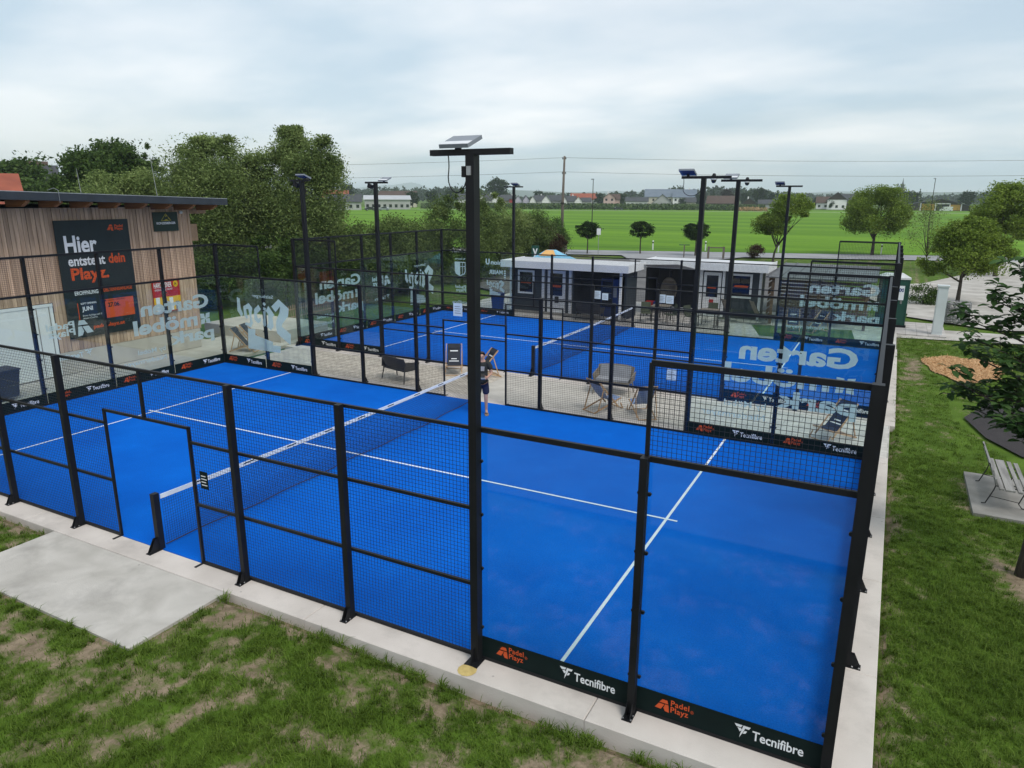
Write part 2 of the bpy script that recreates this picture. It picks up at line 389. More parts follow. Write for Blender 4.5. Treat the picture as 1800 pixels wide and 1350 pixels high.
def decalmat():
    m, t, b = newmat('decal')
    t.nodes.remove(b)
    o = t.nodes['Material Output']
    d = t.nodes.new('ShaderNodeBsdfDiffuse'); d.inputs[0].default_value = (0.86, 0.92, 0.955, 1)
    tl = t.nodes.new('ShaderNodeBsdfTranslucent'); tl.inputs[0].default_value = (0.84, 0.93, 0.98, 1)
    tr = t.nodes.new('ShaderNodeBsdfTransparent')
    a = t.nodes.new('ShaderNodeMixShader'); a.inputs[0].default_value = 0.5
    t.links.new(d.outputs[0], a.inputs[1]); t.links.new(tl.outputs[0], a.inputs[2])
    c = t.nodes.new('ShaderNodeMixShader'); c.inputs[0].default_value = 0.07
    t.links.new(a.outputs[0], c.inputs[1]); t.links.new(tr.outputs[0], c.inputs[2]); t.links.new(c.outputs[0], o.inputs[0])


decalmat()


def groundmat():
    """lawn: grass and bare earth mixed by the vertex attribute 'soil' (where the turf has worn away)"""
    m, t, b = newmat('lawn')
    b.inputs['Roughness'].default_value = 0.95
    b.inputs['Specular IOR Level'].default_value = 0.1
    geo = t.nodes.new('ShaderNodeNewGeometry')
    n = t.nodes.new('ShaderNodeTexNoise'); n.inputs['Scale'].default_value = 1.1; n.inputs['Detail'].default_value = 8; n.inputs['Roughness'].default_value = 0.65
    t.links.new(geo.outputs['Position'], n.inputs['Vector'])
    r = t.nodes.new('ShaderNodeValToRGB')
    r.color_ramp.elements[0].position = 0.32; r.color_ramp.elements[0].color = (0.050, 0.092, 0.010, 1)
    r.color_ramp.elements[1].position = 0.70; r.color_ramp.elements[1].color = (0.105, 0.180, 0.022, 1)
    t.links.new(n.outputs[0], r.inputs[0])
    n2 = t.nodes.new('ShaderNodeTexNoise'); n2.inputs['Scale'].default_value = 5; n2.inputs['Detail'].default_value = 9; n2.inputs['Roughness'].default_value = 0.7
    t.links.new(geo.outputs['Position'], n2.inputs['Vector'])
    r2 = t.nodes.new('ShaderNodeValToRGB')
    r2.color_ramp.elements[0].position = 0.34; r2.color_ramp.elements[0].color = (0.115, 0.085, 0.055, 1)
    r2.color_ramp.elements[1].position = 0.66; r2.color_ramp.elements[1].color = (0.30, 0.235, 0.16, 1)
    t.links.new(n2.outputs[0], r2.inputs[0])
    at_ = t.nodes.new('ShaderNodeAttribute'); at_.attribute_name = 'soil'
    ad = t.nodes.new('ShaderNodeMath'); ad.operation = 'MULTIPLY_ADD'; ad.inputs[1].default_value = 1.5; ad.inputs[2].default_value = -0.75
    t.links.new(n2.outputs[0], ad.inputs[0])
    s = t.nodes.new('ShaderNodeMath'); s.operation = 'ADD'
    t.links.new(at_.outputs['Fac'], s.inputs[0]); t.links.new(ad.outputs[0], s.inputs[1])
    mr = t.nodes.new('ShaderNodeMapRange'); mr.inputs[1].default_value = 0.34; mr.inputs[2].default_value = 0.70
    t.links.new(s.outputs[0], mr.inputs[0])
    x = t.nodes.new('ShaderNodeMixRGB')
    t.links.new(mr.outputs[0], x.inputs[0]); t.links.new(r.outputs[0], x.inputs[1]); t.links.new(r2.outputs[0], x.inputs[2])
    t.links.new(x.outputs[0], b.inputs['Base Color'])
    bp = t.nodes.new('ShaderNodeBump'); bp.inputs['Strength'].default_value = 0.6; bp.inputs['Distance'].default_value = 0.03
    n4 = t.nodes.new('ShaderNodeTexNoise'); n4.inputs['Scale'].default_value = 26; n4.inputs['Detail'].default_value = 4
    t.links.new(geo.outputs['Position'], n4.inputs['Vector'])
    t.links.new(n4.outputs[0], bp.inputs['Height']); t.links.new(bp.outputs[0], b.inputs['Normal'])


groundmat()


def fieldmat():
    m, t, b = newmat('meadow')
    b.inputs['Roughness'].default_value = 0.95
    b.inputs['Specular IOR Level'].default_value = 0.1
    geo = t.nodes.new('ShaderNodeNewGeometry')
    mp = t.nodes.new('ShaderNodeMapping'); mp.inputs['Rotation'].default_value = (0, 0, R(-20)); mp.inputs['Scale'].default_value = (0.006, 0.07, 1)
    t.links.new(geo.outputs['Position'], mp.inputs[0])
    n = t.nodes.new('ShaderNodeTexNoise'); n.inputs['Scale'].default_value = 1.0; n.inputs['Detail'].default_value = 8; n.inputs['Roughness'].default_value = 0.6
    t.links.new(mp.outputs[0], n.inputs['Vector'])
    r = t.nodes.new('ShaderNodeValToRGB')
    r.color_ramp.elements[0].position = 0.36; r.color_ramp.elements[0].color = (0.070, 0.160, 0.011, 1)
    r.color_ramp.elements[1].position = 0.64; r.color_ramp.elements[1].color = (0.145, 0.280, 0.017, 1)
    t.links.new(n.outputs[0], r.inputs[0])
    n2 = t.nodes.new('ShaderNodeTexNoise'); n2.inputs['Scale'].default_value = 1.4; n2.inputs['Detail'].default_value = 6
    t.links.new(geo.outputs['Position'], n2.inputs['Vector'])
    mr = t.nodes.new('ShaderNodeMapRange'); mr.inputs[3].default_value = 0.8; mr.inputs[4].default_value = 1.2
    t.links.new(n2.outputs[0], mr.inputs[0])
    s = t.nodes.new('ShaderNodeVectorMath'); s.operation = 'SCALE'
    t.links.new(r.outputs[0], s.inputs[0]); t.links.new(mr.outputs[0], s.inputs['Scale'])
    t.links.new(s.outputs[0], b.inputs['Base Color'])


fieldmat()
# ------------------------------------------------------------------ mesh helpers
class MB:
    """collects shapes, builds ONE mesh"""
    def __init__(self):
        self.v = []; self.f = []

    def add(self, vs, fs):
        o = len(self.v)
        self.v += [tuple(p) for p in vs]
        self.f += [tuple(i + o for i in q) for q in fs]
        return self

    def box(self, x0, x1, y0, y1, z0, z1):
        v = [(x0, y0, z0), (x1, y0, z0), (x1, y1, z0), (x0, y1, z0), (x0, y0, z1), (x1, y0, z1), (x1, y1, z1), (x0, y1, z1)]
        return self.add(v, [(0, 3, 2, 1), (4, 5, 6, 7), (0, 1, 5, 4), (1, 2, 6, 5), (2, 3, 7, 6), (3, 0, 4, 7)])

    def boxm(self, M, sx, sy, sz):
        v = [M @ Vector((a * sx / 2, b * sy / 2, c * sz / 2)) for c in (-1, 1) for a, b in ((-1, -1), (1, -1), (1, 1), (-1, 1))]
        return self.add(v, [(0, 3, 2, 1), (4, 5, 6, 7), (0, 1, 5, 4), (1, 2, 6, 5), (2, 3, 7, 6), (3, 0, 4, 7)])

    def bar(self, p, q, w, h, up=(0, 0, 1)):
        p = Vector(p); q = Vector(q); d = q - p
        x = d.normalized(); u = Vector(up)
        if abs(x.dot(u)) > 0.98:
            u = Vector((0, 1, 0))
        y = u.cross(x).normalized(); z = x.cross(y)
        M = Matrix((x, y, z)).transposed().to_4x4(); M.translation = (p + q) / 2
        return self.boxm(M, d.length, w, h)

    def wire(self, p, q, t):
        """square wire, no caps"""
        p = Vector(p); q = Vector(q); x = (q - p).normalized()
        u = Vector((0, 0, 1)) if abs(x.z) < 0.9 else Vector((1, 0, 0))
        y = u.cross(x).normalized() * t / 2; z = x.cross(y).normalized() * t / 2
        v = [p + y, p + z, p - y, p - z, q + y, q + z, q - y, q - z]
        return self.add(v, [(0, 1, 5, 4), (1, 2, 6, 5), (2, 3, 7, 6), (3, 0, 4, 7)])

    def tube(self, pts, r, n=6, cap=True):
        pts = [Vector(p) for p in pts]
        rs = r if isinstance(r, (list, tuple)) else [r] * len(pts)
        vs = []; fs = []
        ref = None
        for i, p in enumerate(pts):
            d = (pts[min(i + 1, len(pts) - 1)] - pts[max(i - 1, 0)]).normalized()
            if ref is None:
                ref = Vector((1, 0, 0)) if abs(d.x) < 0.8 else Vector((0, 1, 0))
            y = (ref - d * ref.dot(d)).normalized(); z = d.cross(y); ref = y
            for k in range(n):
                a = 2 * math.pi * k / n
                vs.append(p + (y * math.cos(a) + z * math.sin(a)) * rs[i])
        for i in range(len(pts) - 1):
            for k in range(n):
                fs.append((i * n + k, i * n + (k + 1) % n, (i + 1) * n + (k + 1) % n, (i + 1) * n + k))
        if cap:
            fs.append(tuple(range(n - 1, -1, -1))); fs.append(tuple((len(pts) - 1) * n + k for k in range(n)))
        return self.add(vs, fs)

    def prism(self, poly, M, t):
        """polygon in M's xy plane, extruded by t along M's z"""
        n = len(poly)
        v = [M @ Vector((a, b, 0)) for a, b in poly] + [M @ Vector((a, b, t)) for a, b in poly]
        f = [tuple(range(n - 1, -1, -1)), tuple(range(n, 2 * n))] + [(i, (i + 1) % n, n + (i + 1) % n, n + i) for i in range(n)]
        return self.add(v, f)

    def poly(self, pts):
        return self.add(pts, [tuple(range(len(pts)))])

    def lathe(self, prof, n=16, c=(0, 0, 0)):
        vs = [(c[0] + r * math.cos(2 * math.pi * k / n), c[1] + r * math.sin(2 * math.pi * k / n), c[2] + z) for r, z in prof for k in range(n)]
        fs = [(i * n + k, i * n + (k + 1) % n, (i + 1) * n + (k + 1) % n, (i + 1) * n + k) for i in range(len(prof) - 1) for k in range(n)]
        fs.append(tuple(range(n - 1, -1, -1))); fs.append(tuple((len(prof) - 1) * n + k for k in range(n)))
        return self.add(vs, fs)

    def mesh(self, name, mat):
        me = bpy.data.meshes.new(name)
        me.from_pydata(self.v, [], self.f)
        me.materials.append(MATS[mat] if isinstance(mat, str) else mat)
        return me

    def build(self, name, mat, parent=None, smooth=False, kind=None):
        me = self.mesh(name, mat)
        if smooth:
            me.shade_smooth()
        return link(name, me, parent, kind)


def link(name, me, parent=None, kind=None, M=None, loc=None):
    o = bpy.data.objects.new(name, me)
    COL.objects.link(o)
    if parent is not None:
        o.parent = parent
    if M is not None:
        o.matrix_local = M
    if loc is not None:
        o.location = loc
    if kind:
        o['kind'] = kind
    return o


def thing(name, label, cat, loc=(0, 0, 0), rz=0.0, group=None):
    o = bpy.data.objects.new(name, None)
    o.empty_display_size = 0.2
    COL.objects.link(o)
    o.location = loc
    o.rotation_euler = (0, 0, rz)
    o['label'] = label
    o['category'] = cat
    if group:
        o['group'] = group
    return o


def tag(o, label, cat, group=None, kind=None):
    o['label'] = label
    o['category'] = cat
    if group:
        o['group'] = group
    if kind:
        o['kind'] = kind
    return o


def copy_tree(o, parent=None):
    c = o.copy()
    COL.objects.link(c)
    c.parent = parent
    for ch in [x for x in CH.get(o.name, [])]:
        copy_tree(ch, c)
    return c


CH = {}


def register(o):
    """remember the children of a finished thing so that it can be copied"""
    CH[o.name] = list(o.children)
    for c in o.children:
        register(c)


def structure(o):
    o['kind'] = 'structure'
    return o


def fastmesh(name, verts, faces, mat, smooth=False):
    """numpy verts (n,3), faces (m,k)"""
    verts = np.asarray(verts, np.float32); faces = np.asarray(faces, np.int32)
    me = bpy.data.meshes.new(name)
    me.vertices.add(len(verts)); me.vertices.foreach_set('co', verts.ravel())
    k = faces.shape[1]
    me.loops.add(faces.size); me.loops.foreach_set('vertex_index', faces.ravel())
    me.polygons.add(len(faces))
    me.polygons.foreach_set('loop_start', np.arange(0, faces.size, k, dtype=np.int32))
    me.polygons.foreach_set('loop_total', np.full(len(faces), k, np.int32))
    me.update(calc_edges=True)
    me.materials.append(MATS[mat])
    if smooth:
        me.shade_smooth()
    return me


def frame(origin, x, y):
    x = Vector(x).normalized(); y = Vector(y).normalized(); z = x.cross(y)
    M = Matrix((x, y, z)).transposed().to_4x4()
    M.translation = Vector(origin)
    return M


# flat print: lettering and logos
_TXT = {}


def text_mesh(body, bold=0.0, spacing=1.0, line=1.0):
    key = (body, bold, spacing, line)
    if key in _TXT:
        return _TXT[key]
    cu = bpy.data.curves.new('lettering', 'FONT')
    cu.body = body; cu.size = 1.0; cu.offset = bold; cu.space_character = spacing; cu.space_line = line
    cu.resolution_u = 3; cu.fill_mode = 'FRONT'
    o = bpy.data.objects.new('lettering', cu)
    COL.objects.link(o)
    dg = bpy.context.evaluated_depsgraph_get()
    me = bpy.data.meshes.new_from_object(o.evaluated_get(dg))
    bpy.data.objects.remove(o)
    me.name = 'lettering'
    co = np.zeros(len(me.vertices) * 3, np.float32); me.vertices.foreach_get('co', co); co = co.reshape(-1, 3)
    lo, hi = co.min(0), co.max(0)
    _TXT[key] = (me, lo, hi)
    return _TXT[key]


_TXM = {}


def lettering(body, M, x0, y0, wid, hei, mat, parent, bold=0.025, spacing=1.0, line=1.0, off=0.004):
    """lettering fitted into the rectangle x0..x0+wid, y0..y0+hei of frame M"""
    me, lo, hi = text_mesh(body, bold, spacing, line)
    k = (body, bold, spacing, line, mat)
    if k not in _TXM:
        m2 = me.copy(); m2.materials.clear(); m2.materials.append(MATS[mat]); _TXM[k] = m2
    sx = wid / (hi[0] - lo[0]); sy = hei / (hi[1] - lo[1])
    S = Matrix.Translation((x0 - lo[0] * sx, y0 - lo[1] * sy, off)) @ Matrix.Diagonal((sx, sy, 1, 1))
    return link('lettering', _TXM[k], parent, M=M @ S)


def emblem(polys, M, x0, y0, wid, hei, mat, parent, name='logo', off=0.004, key=None):
    if key and key in _TXM:
        me = _TXM[key]
    else:
        mb = MB()
        for p in polys:
            mb.poly([(a, b, 0) for a, b in p])
        me = mb.mesh(name, mat)
        if key:
            _TXM[key] = me
    S = Matrix.Translation((x0, y0, off)) @ Matrix.Diagonal((wid, hei, 1, 1))
    return link(name, me, parent, M=M @ S)


PP_LOGO = [[(.30, .70), (.92, .70), (.84, 1), (.5, 1)], [(0, .16), (.42, .12), (.66, .60), (.27, .60)], [(.60, .28), (.72, .03), (1, 0), (.93, .62), (.70, .62)]]
TF_LOGO = [[(0, 1), (.14, .80), (.42, .80), (.5, 1)], [(.20, .74), (.36, .46), (.48, .62), (.42, .74)], [(.55, 1), (.40, .30), (.36, 0), (.62, .62), (.66, .80), (.9, .80), (1, 1)], [(.60, .50), (.54, .36), (.72, .42), (.80, .62), (.66, .62)]]
BEER_LOGO = [
    [(-17.27, 2.37), (-16.85, 2.09), (-16.91, 1.84), (-17.17, 1.59), (-17.22, 1.49), (-16.84, 1.27), (-16.89, 0.91), (-17.44, 1.24), (-17.47, 1.47), (-17.43, 1.68), (-17.27, 1.93), (-17.22, 2.14), (-17.44, 1.94), (-17.61, 2.11)],
    [(-17.74, 2.12), (-17.5, 1.84), (-17.59, 1.76), (-17.57, 1.46), (-17.71, 1.32), (-17.88, 1.43), (-17.80, 1.55), (-17.78, 1.85), (-17.87, 1.95)],
    [(-17.98, 2.06), (-17.86, 2.04), (-17.91, 1.74), (-17.91, 1.48), (-17.99, 1.41), (-18.06, 1.54), (-18.0, 1.7)],
    [(-17.99, 2.17), (-17.92, 2.23), (-17.84, 2.17), (-17.91, 2.10)],
    [(-18.40, 1.96), (-18.18, 2.13), (-18.08, 1.98), (-18.26, 1.84), (-18.28, 1.92), (-18.22, 1.97), (-18.30, 1.78), (-18.24, 1.66), (-18.11, 1.72), (-18.13, 1.58), (-18.26, 1.50), (-18.42, 1.62)],
    [(-18.88, 2.03), (-18.62, 2.15), (-18.47, 2.0), (-18.55, 1.73), (-18.50, 1.5), (-18.61, 1.33), (-18.88, 1.42), (-18.85, 1.50), (-18.64, 1.47), (-18.61, 1.62), (-18.66, 1.95), (-18.76, 1.94), (-18.74, 1.72), (-18.68, 1.66), (-18.80, 1.62), (-18.88, 1.75)],
    [(-19.15, 2.31), (-19.02, 2.28), (-19.01, 1.94), (-18.92, 1.76), (-19.02, 1.66), (-19.17, 1.85)],
    [(-18.76, 1.29), (-18.41, 1.30), (-18.44, 1.10), (-17.66, 0.94), (-17.67, 0.83), (-17.32, 0.83), (-17.36, 0.60), (-18.81, 0.61)]]
BEER_LOGO = [[(-16 - a, b) for a, b in p] for p in BEER_LOGO]


# ------------------------------------------------------------------ terrain
def hash2(ix, iy, s):
    h = (ix.astype(np.int64) * 374761393 + iy.astype(np.int64) * 668265263 + s * 1442695041) & 0xffffffff
    h = ((h ^ (h >> 13)) * 1274126177) & 0xffffffff
    return ((h ^ (h >> 16)) & 0xffff) / 65535.0


def vnoise(x, y, s=0):
    ix = np.floor(x); iy = np.floor(y); fx = x - ix; fy = y - iy
    fx = fx * fx * (3 - 2 * fx); fy = fy * fy * (3 - 2 * fy)
    a = hash2(ix, iy, s); b = hash2(ix + 1, iy, s); c = hash2(ix, iy + 1, s); d = hash2(ix + 1, iy + 1, s)
    return (a * (1 - fx) + b * fx) * (1 - fy) + (c * (1 - fx) + d * fx) * fy


def fbm(x, y, s=0, o=4):
    t = 0; a = 0.5; n = 0
    for k in range(o):
        t = t + a * vnoise(x * 2 ** k, y * 2 ** k, s + k * 17); n += a; a *= 0.55
    return t / n


def sstep(t):
    t = np.clip(t, 0, 1)
    return t * t * (3 - 2 * t)


def ground_h(x, y):
    x = np.asarray(x, float); y = np.asarray(y, float)
    dip = 0.115 * sstep((x + 7.2) / 4.0) * sstep((0.6 - y) / 0.8)
    side = 0.05 * sstep((x - 0.3) / 0.5)
    near = (np.abs(x + 5) < 40) & (y < 60)
    bumps = 0.035 * (fbm(x * 0.9, y * 0.9, 5, 3) - 0.5) * near
    edge = np.where((x < 0.5) & (y > -0.5), 0.10, 0.0)
    return -0.05 - dip - side + bumps - edge


def soil_mask(x, y):
    x = np.asarray(x, float); y = np.asarray(y, float)
    n = fbm(x * 3.0 + 3.1, y * 3.0 + 9.7, 11, 6)
    m2 = fbm(x * 0.45 + 7.0, y * 0.45, 23, 3)
    front = (y < -0.2) * (0.355 + 0.06 * sstep((-6.0 - x) / 4.0) + 1.35 * (n - 0.5) + 0.5 * (m2 - 0.5) + 0.25 * np.exp(-np.abs(y + 0.55) / 0.25) * (x > -8))
    edge = np.exp(-np.clip(x - 0.45, 0, 9) / 0.22) * 0.42
    patch = 0.75 * np.exp(-(((x - 2.45) / 0.55) ** 2 + ((y - 5.7) / 0.8) ** 2))
    patch = patch + 0.5 * np.exp(-(((x - 1.05) / 0.30) ** 2 + ((y - 20.5) / 2.2) ** 2)) + 0.45 * np.exp(-(((x - 1.85) / 0.25) ** 2 + ((y - 8.6) / 1.6) ** 2))
    right = (y >= -0.2) * (x > 0.4) * (0.20 + 0.9 * (n - 0.5) + edge + patch)
    back = (y > 26) * (0.28 + 1.1 * (n - 0.5))
    return np.clip(np.maximum(np.maximum(front, right), back * (x < 14)), 0, 1)


def axis(fine, lo, hi, step, far):
    a = list(np.arange(lo, hi + 1e-6, step))
    g = step; p = hi
    up = []
    while p < far:
        g *= 1.35; p += g; up.append(p)
    g = step; p = lo
    dn = []
    while p > -far:
        g *= 1.35; p -= g; dn.append(p)
    return np.array(dn[::-1] + a + up)


xs = axis(True, -15.0, 5.5, 0.09, 9000)
ys = axis(True, -4.2, 30.0, 0.12, 9000)
gx, gy = np.meshgrid(xs, ys)
gz = ground_h(gx, gy)
V = np.stack([gx.ravel(), gy.ravel(), gz.ravel()], 1)
nx, ny = len(xs), len(ys)
ii = (np.arange(ny - 1)[:, None] * nx + np.arange(nx - 1)[None, :]).ravel()
me = fastmesh('ground', V, np.stack([ii, ii + 1, ii + nx + 1, ii + nx], 1), 'lawn', True)
att = me.attributes.new('soil', 'FLOAT', 'POINT')
att.data.foreach_set('value', soil_mask(gx, gy).ravel().astype(np.float32))
structure(link('ground', me))


def sheet(name, pts, z, mat, kind='structure', parent=None, sub=0):
    mb = MB()
    mb.poly([(a, b, z) for a, b in pts])
    o = mb.build(name, mat, parent)
    if parent is None and kind:
        o['kind'] = kind
    return o


def slab(name, x0, x1, y0, y1, z0, z1, mat, parent=None):
    o = MB().box(x0, x1, y0, y1, z0, z1).build(name, mat, parent)
    return o


# the meadow beyond the road, the road, lanes and verges (the road runs about 20 degrees off the courts)
RD = Vector((math.cos(R(18.5)), math.sin(R(18.5)), 0)); RN = Vector((-RD.y, RD.x, 0)); R0 = Vector((-20.0, 67.6, 0))


def rp(s, t):
    p = R0 + RD * s + RN * t
    return (p.x, p.y)


sheet('meadow', [rp(-420, 3.6), rp(420, 3.6), rp(520, 300), rp(-560, 300)], -0.036, 'meadow')
sheet('road', [rp(-420, -3.1), rp(420, -3.1), rp(420, 3.1), rp(-420, 3.1)], -0.028, 'road_asphalt')
sheet('road_edge_line', [rp(-420, -2.9), rp(420, -2.9), rp(420, -2.78), rp(-420, -2.78)], -0.024, 'line_paint')
sheet('road_edge_line', [rp(-420, 2.78), rp(420, 2.78), rp(420, 2.9), rp(-420, 2.9)], -0.024, 'line_paint')
sheet('far_lane', [rp(-420, 246), rp(420, 246), rp(420, 250), rp(-420, 250)], -0.030, 'gravel')
# entrance drive, asphalt yard behind the huts, gravel car park
sheet('yard', [(-33, 44), (-23.5, 33), (-17.5, 29.5), (-4.0, 32), (-2.0, 44), (-9, 58.0), (-16, 58.5), (-22, 58.5), (-29, 55)], -0.026, 'asphalt')
sheet('entrance_drive', [(-21.2, 57), (-16.5, 57), rp(6.5, -3.05), rp(-5.5, -3.05)], -0.022, 'road_asphalt')
sheet('gravel_lot', [(-1.5, 41), (1.2, 33.5), (4.5, 31), (6.5, 33), (16, 45), (24, 66), (16, 76), (9.5, 74.5), (5.5, 60), (2.0, 50), (-1.5, 46)], -0.026, 'gravel')
sheet('gravel_path', [(0.9, 33.2), (4.4, 30.8), (10, 33), (10, 36), (4.6, 33.6), (1.1, 36.2)], -0.021, 'gravel')
sheet('gravel_path', [(0.46, 27.0), (9, 28.6), (9, 30.2), (0.46, 29.9)], -0.062, 'gravel')

# ------------------------------------------------------------------ courts: concrete base, turf, lines
OX2, OY2 = 0.12, 13.5


def court_base(name, ox, oy, tag_):
    base = structure(slab(name + '_turf', ox - 20, ox, oy, oy + 10, -0.10, 0.0, 'blue_turf'))
    k = structure(bpy.data.objects.new('court_kerb', None)); COL.objects.link(k)
    K = 0.42
    runs = []
    n = 4
    xs_ = [ox - 20 - K, ox - 13.1, ox - 6.52, ox - 2.42, ox + K]
    for i in range(4):
        runs.append((xs_[i] + 0.003, xs_[i + 1] - 0.003, oy - K, oy - 0.002))
        runs.append((xs_[i] + 0.003, xs_[i + 1] - 0.003, oy + 10.002, oy + 10 + K))
    ys_ = [oy, oy + 1.9, oy + 4.4, oy + 6.9, oy + 10]
    for i in range(4):
        runs.append((ox + 0.002, ox + K, ys_[i] + 0.003, ys_[i + 1] - 0.003))
        runs.append((ox - 20 - K, ox - 20.002, ys_[i] + 0.003, ys_[i + 1] - 0.003))
    for x0, x1, y0, y1 in runs:
        c = 0.012
        mb = MB()
        v = [(x0, y0, -0.6), (x1, y0, -0.6), (x1, y1, -0.6), (x0, y1, -0.6), (x0, y0, -c), (x1, y0, -c), (x1, y1, -c), (x0, y1, -c),
             (x0 + c, y0 + c, -0.001), (x1 - c, y0 + c, -0.001), (x1 - c, y1 - c, -0.001), (x0 + c, y1 - c, -0.001)]
        mb.add(v, [(0, 1, 5, 4), (1, 2, 6, 5), (2, 3, 7, 6), (3, 0, 4, 7), (4, 5, 9, 8), (5, 6, 10, 9), (6, 7, 11, 10), (7, 4, 8, 11), (8, 9, 10, 11)])
        mb.build('kerb_stone', 'concrete', k)
    for x0, x1, y0, y1 in ((-3.075, -3.025, 0.02, 9.98), (-16.975, -16.925, 0.02, 9.98), (-17.15, -2.85, 4.975, 5.025)):
        z = 0.004 if y1 > 6 else 0.0072
        MB().add([(ox + x0, oy + y0, z), (ox + x1, oy + y0, z), (ox + x1, oy + y1, z), (ox + x0, oy + y1, z)], [(0, 1, 2, 3)]).build('court_line', 'line_paint', base)
    return base


court_base('front_court', 0, 0, 'front')
court_base('rear_court', OX2, OY2, 'rear')

# patio between the courts, surroundings
structure(slab('patio', -19.8, -10.6, 10.43, 13.07, -0.12, -0.012, 'pavers'))
structure(slab('patio', -10.59, -3.9, 10.43, 13.07, -0.12, -0.012, 'patio_plaster'))
structure(slab('patio', -3.89, 0.42, 10.43, 13.07, -0.12, -0.012, 'slabs'))
structure(slab('patio', -30.0, -20.43, -2.0, 12.6, -0.13, -0.016, 'patio_plaster'))
structure(slab('patio', -24.0, -20.43, 12.61, 17.0, -0.13, -0.014, 'patio_plaster'))
structure(slab('patio', -20.2, 0.5, 23.93, 31.5, -0.12, -0.016, 'slabs'))
structure(sheet('lawn_patch', [(-4.6, 24.3), (-0.9, 24.3), (-1.25, 27.6), (-5.4, 27.0)], -0.010, 'lawn'))
structure(slab('entry_slab', -12.2, -8.03, -1.95, -0.425, -0.30, -0.016, 'concrete_slab'))
t = tag(MB().box(-25.2, -20.9, 13.5, 16.2, -0.1, 0.42).build('concrete_platform', 'concrete_pale'), 'pale raised concrete platform beside the front court corner', 'platform')
structure(slab('tiled_pad', 0.44, 2.35, 27.75, 31.3, -0.12, -0.004, 'pad_tiles'))
structure(sheet('rubber_mat', [(2.16, 15.0), (2.5, 13.3), (3.1, 12.1), (6, 11.5), (8, 15), (6, 17.5), (2.9, 17.0)], -0.045, 'rubber_mat'))

# the pale paved yard the camera stands over, mirrored in the near panes
sheet('gravel_path', [(-45, -30), (45, -30), (45, -4.7), (-45, -4.7)], -0.02, 'asphalt')
# ------------------------------------------------------------------ the glass and wire cages
def wire_mesh(wid, hei, cell=0.05, t=0.0050):
    mb = MB()
    n = int(round(wid / cell)); k = int(round(hei / cell))
    for i in range(n + 1):
        x = wid * i / n
        mb.wire((x, 0.002, 0), (x, 0.002, hei), t)
    for j in range(k + 1):
        z = hei * j / k
        mb.wire((0, -0.002, z), (wid, -0.002, z), t)
    return mb.mesh('wire_mesh', 'black_wire')


WM = {(a, b): wire_mesh(a, b) for a, b in ((2.0, 3.0), (1.0, 3.0), (2.0, 0.8), (2.0, 1.0))}
RAIL = {2.0: MB().box(0, 2.0, -0.02, 0.02, -0.02, 0.02).mesh('rail', 'black_steel'), 1.0: MB().box(0, 1.0, -0.02, 0.02, -0.02, 0.02).mesh('rail', 'black_steel')}
TOPR = MB().box(0, 2.0, -0.022, 0.022, -0.03, 0.03).mesh('rail', 'black_steel')
POST3 = MB().box(-0.04, 0.04, -0.115, -0.022, 0.012, 3.03).mesh('post', 'black_steel')
POST4 = MB().box(-0.04, 0.04, -0.115, -0.022, 0.012, 4.03).mesh('post', 'black_steel')
CORNER = MB().box(-0.05, 0.05, -0.05, 0.05, 0.012, 4.04).mesh('post', 'black_steel')
UPR = MB().box(-0.02, 0.02, -0.02, 0.02, 3.03, 4.0).mesh('upright', 'black_steel')
DOORP = MB().box(-0.02, 0.02, -0.02, 0.02, 0.01, 2.24).mesh('door_post', 'black_steel')
HEADP = MB().box(-0.025, 0.025, -0.02, 0.02, 2.24, 2.98).mesh('upright', 'black_steel')
HEADR = MB().box(-0.02, 2.02, -0.02, 0.02, 2.2, 2.24).mesh('header', 'black_steel')
FOOT = MB().box(-0.02, 0.02, -0.16, 0.02, 0.0, 0.01).mesh('foot', 'black_steel')
PANE = MB().box(0.012, 1.988, -0.006, 0.006, 0.05, 2.97).mesh('glass_pane', 'glass')
BANNER = MB().box(0.03, 1.97, 0.016, 0.019, 0.04, 0.325).mesh('banner', 'banner')
_pl = MB().box(-0.055, 0.055, -0.235, -0.015, 0.0, 0.012)
for s in (-0.034, 0.028):
    _pl.prism([(-0.225, 0.012), (-0.1151, 0.012), (-0.1151, 0.17), (-0.15, 0.17)], frame((s, 0, 0), (0, 1, 0), (0, 0, 1)), 0.006)
PLATE = _pl.mesh('base_plate', 'black_steel')
BOLT = MB().lathe([(0.011, 0.012), (0.011, 0.026), (0.006, 0.030)], 6).mesh('bolt', 'bolt_metal')
_cl = MB()
_cl.lathe([(0.0, 0), (0.026, 0.0), (0.026, 0.012), (0.0, 0.016)], 10)
CLAMP = MB().box(-0.012, 0.062, -0.028, -0.0065, -0.016, 0.016).tube([(0.055, -0.034, 0), (0.055, -0.0065, 0)], 0.021, 8).mesh('glass_clamp', 'black_steel')


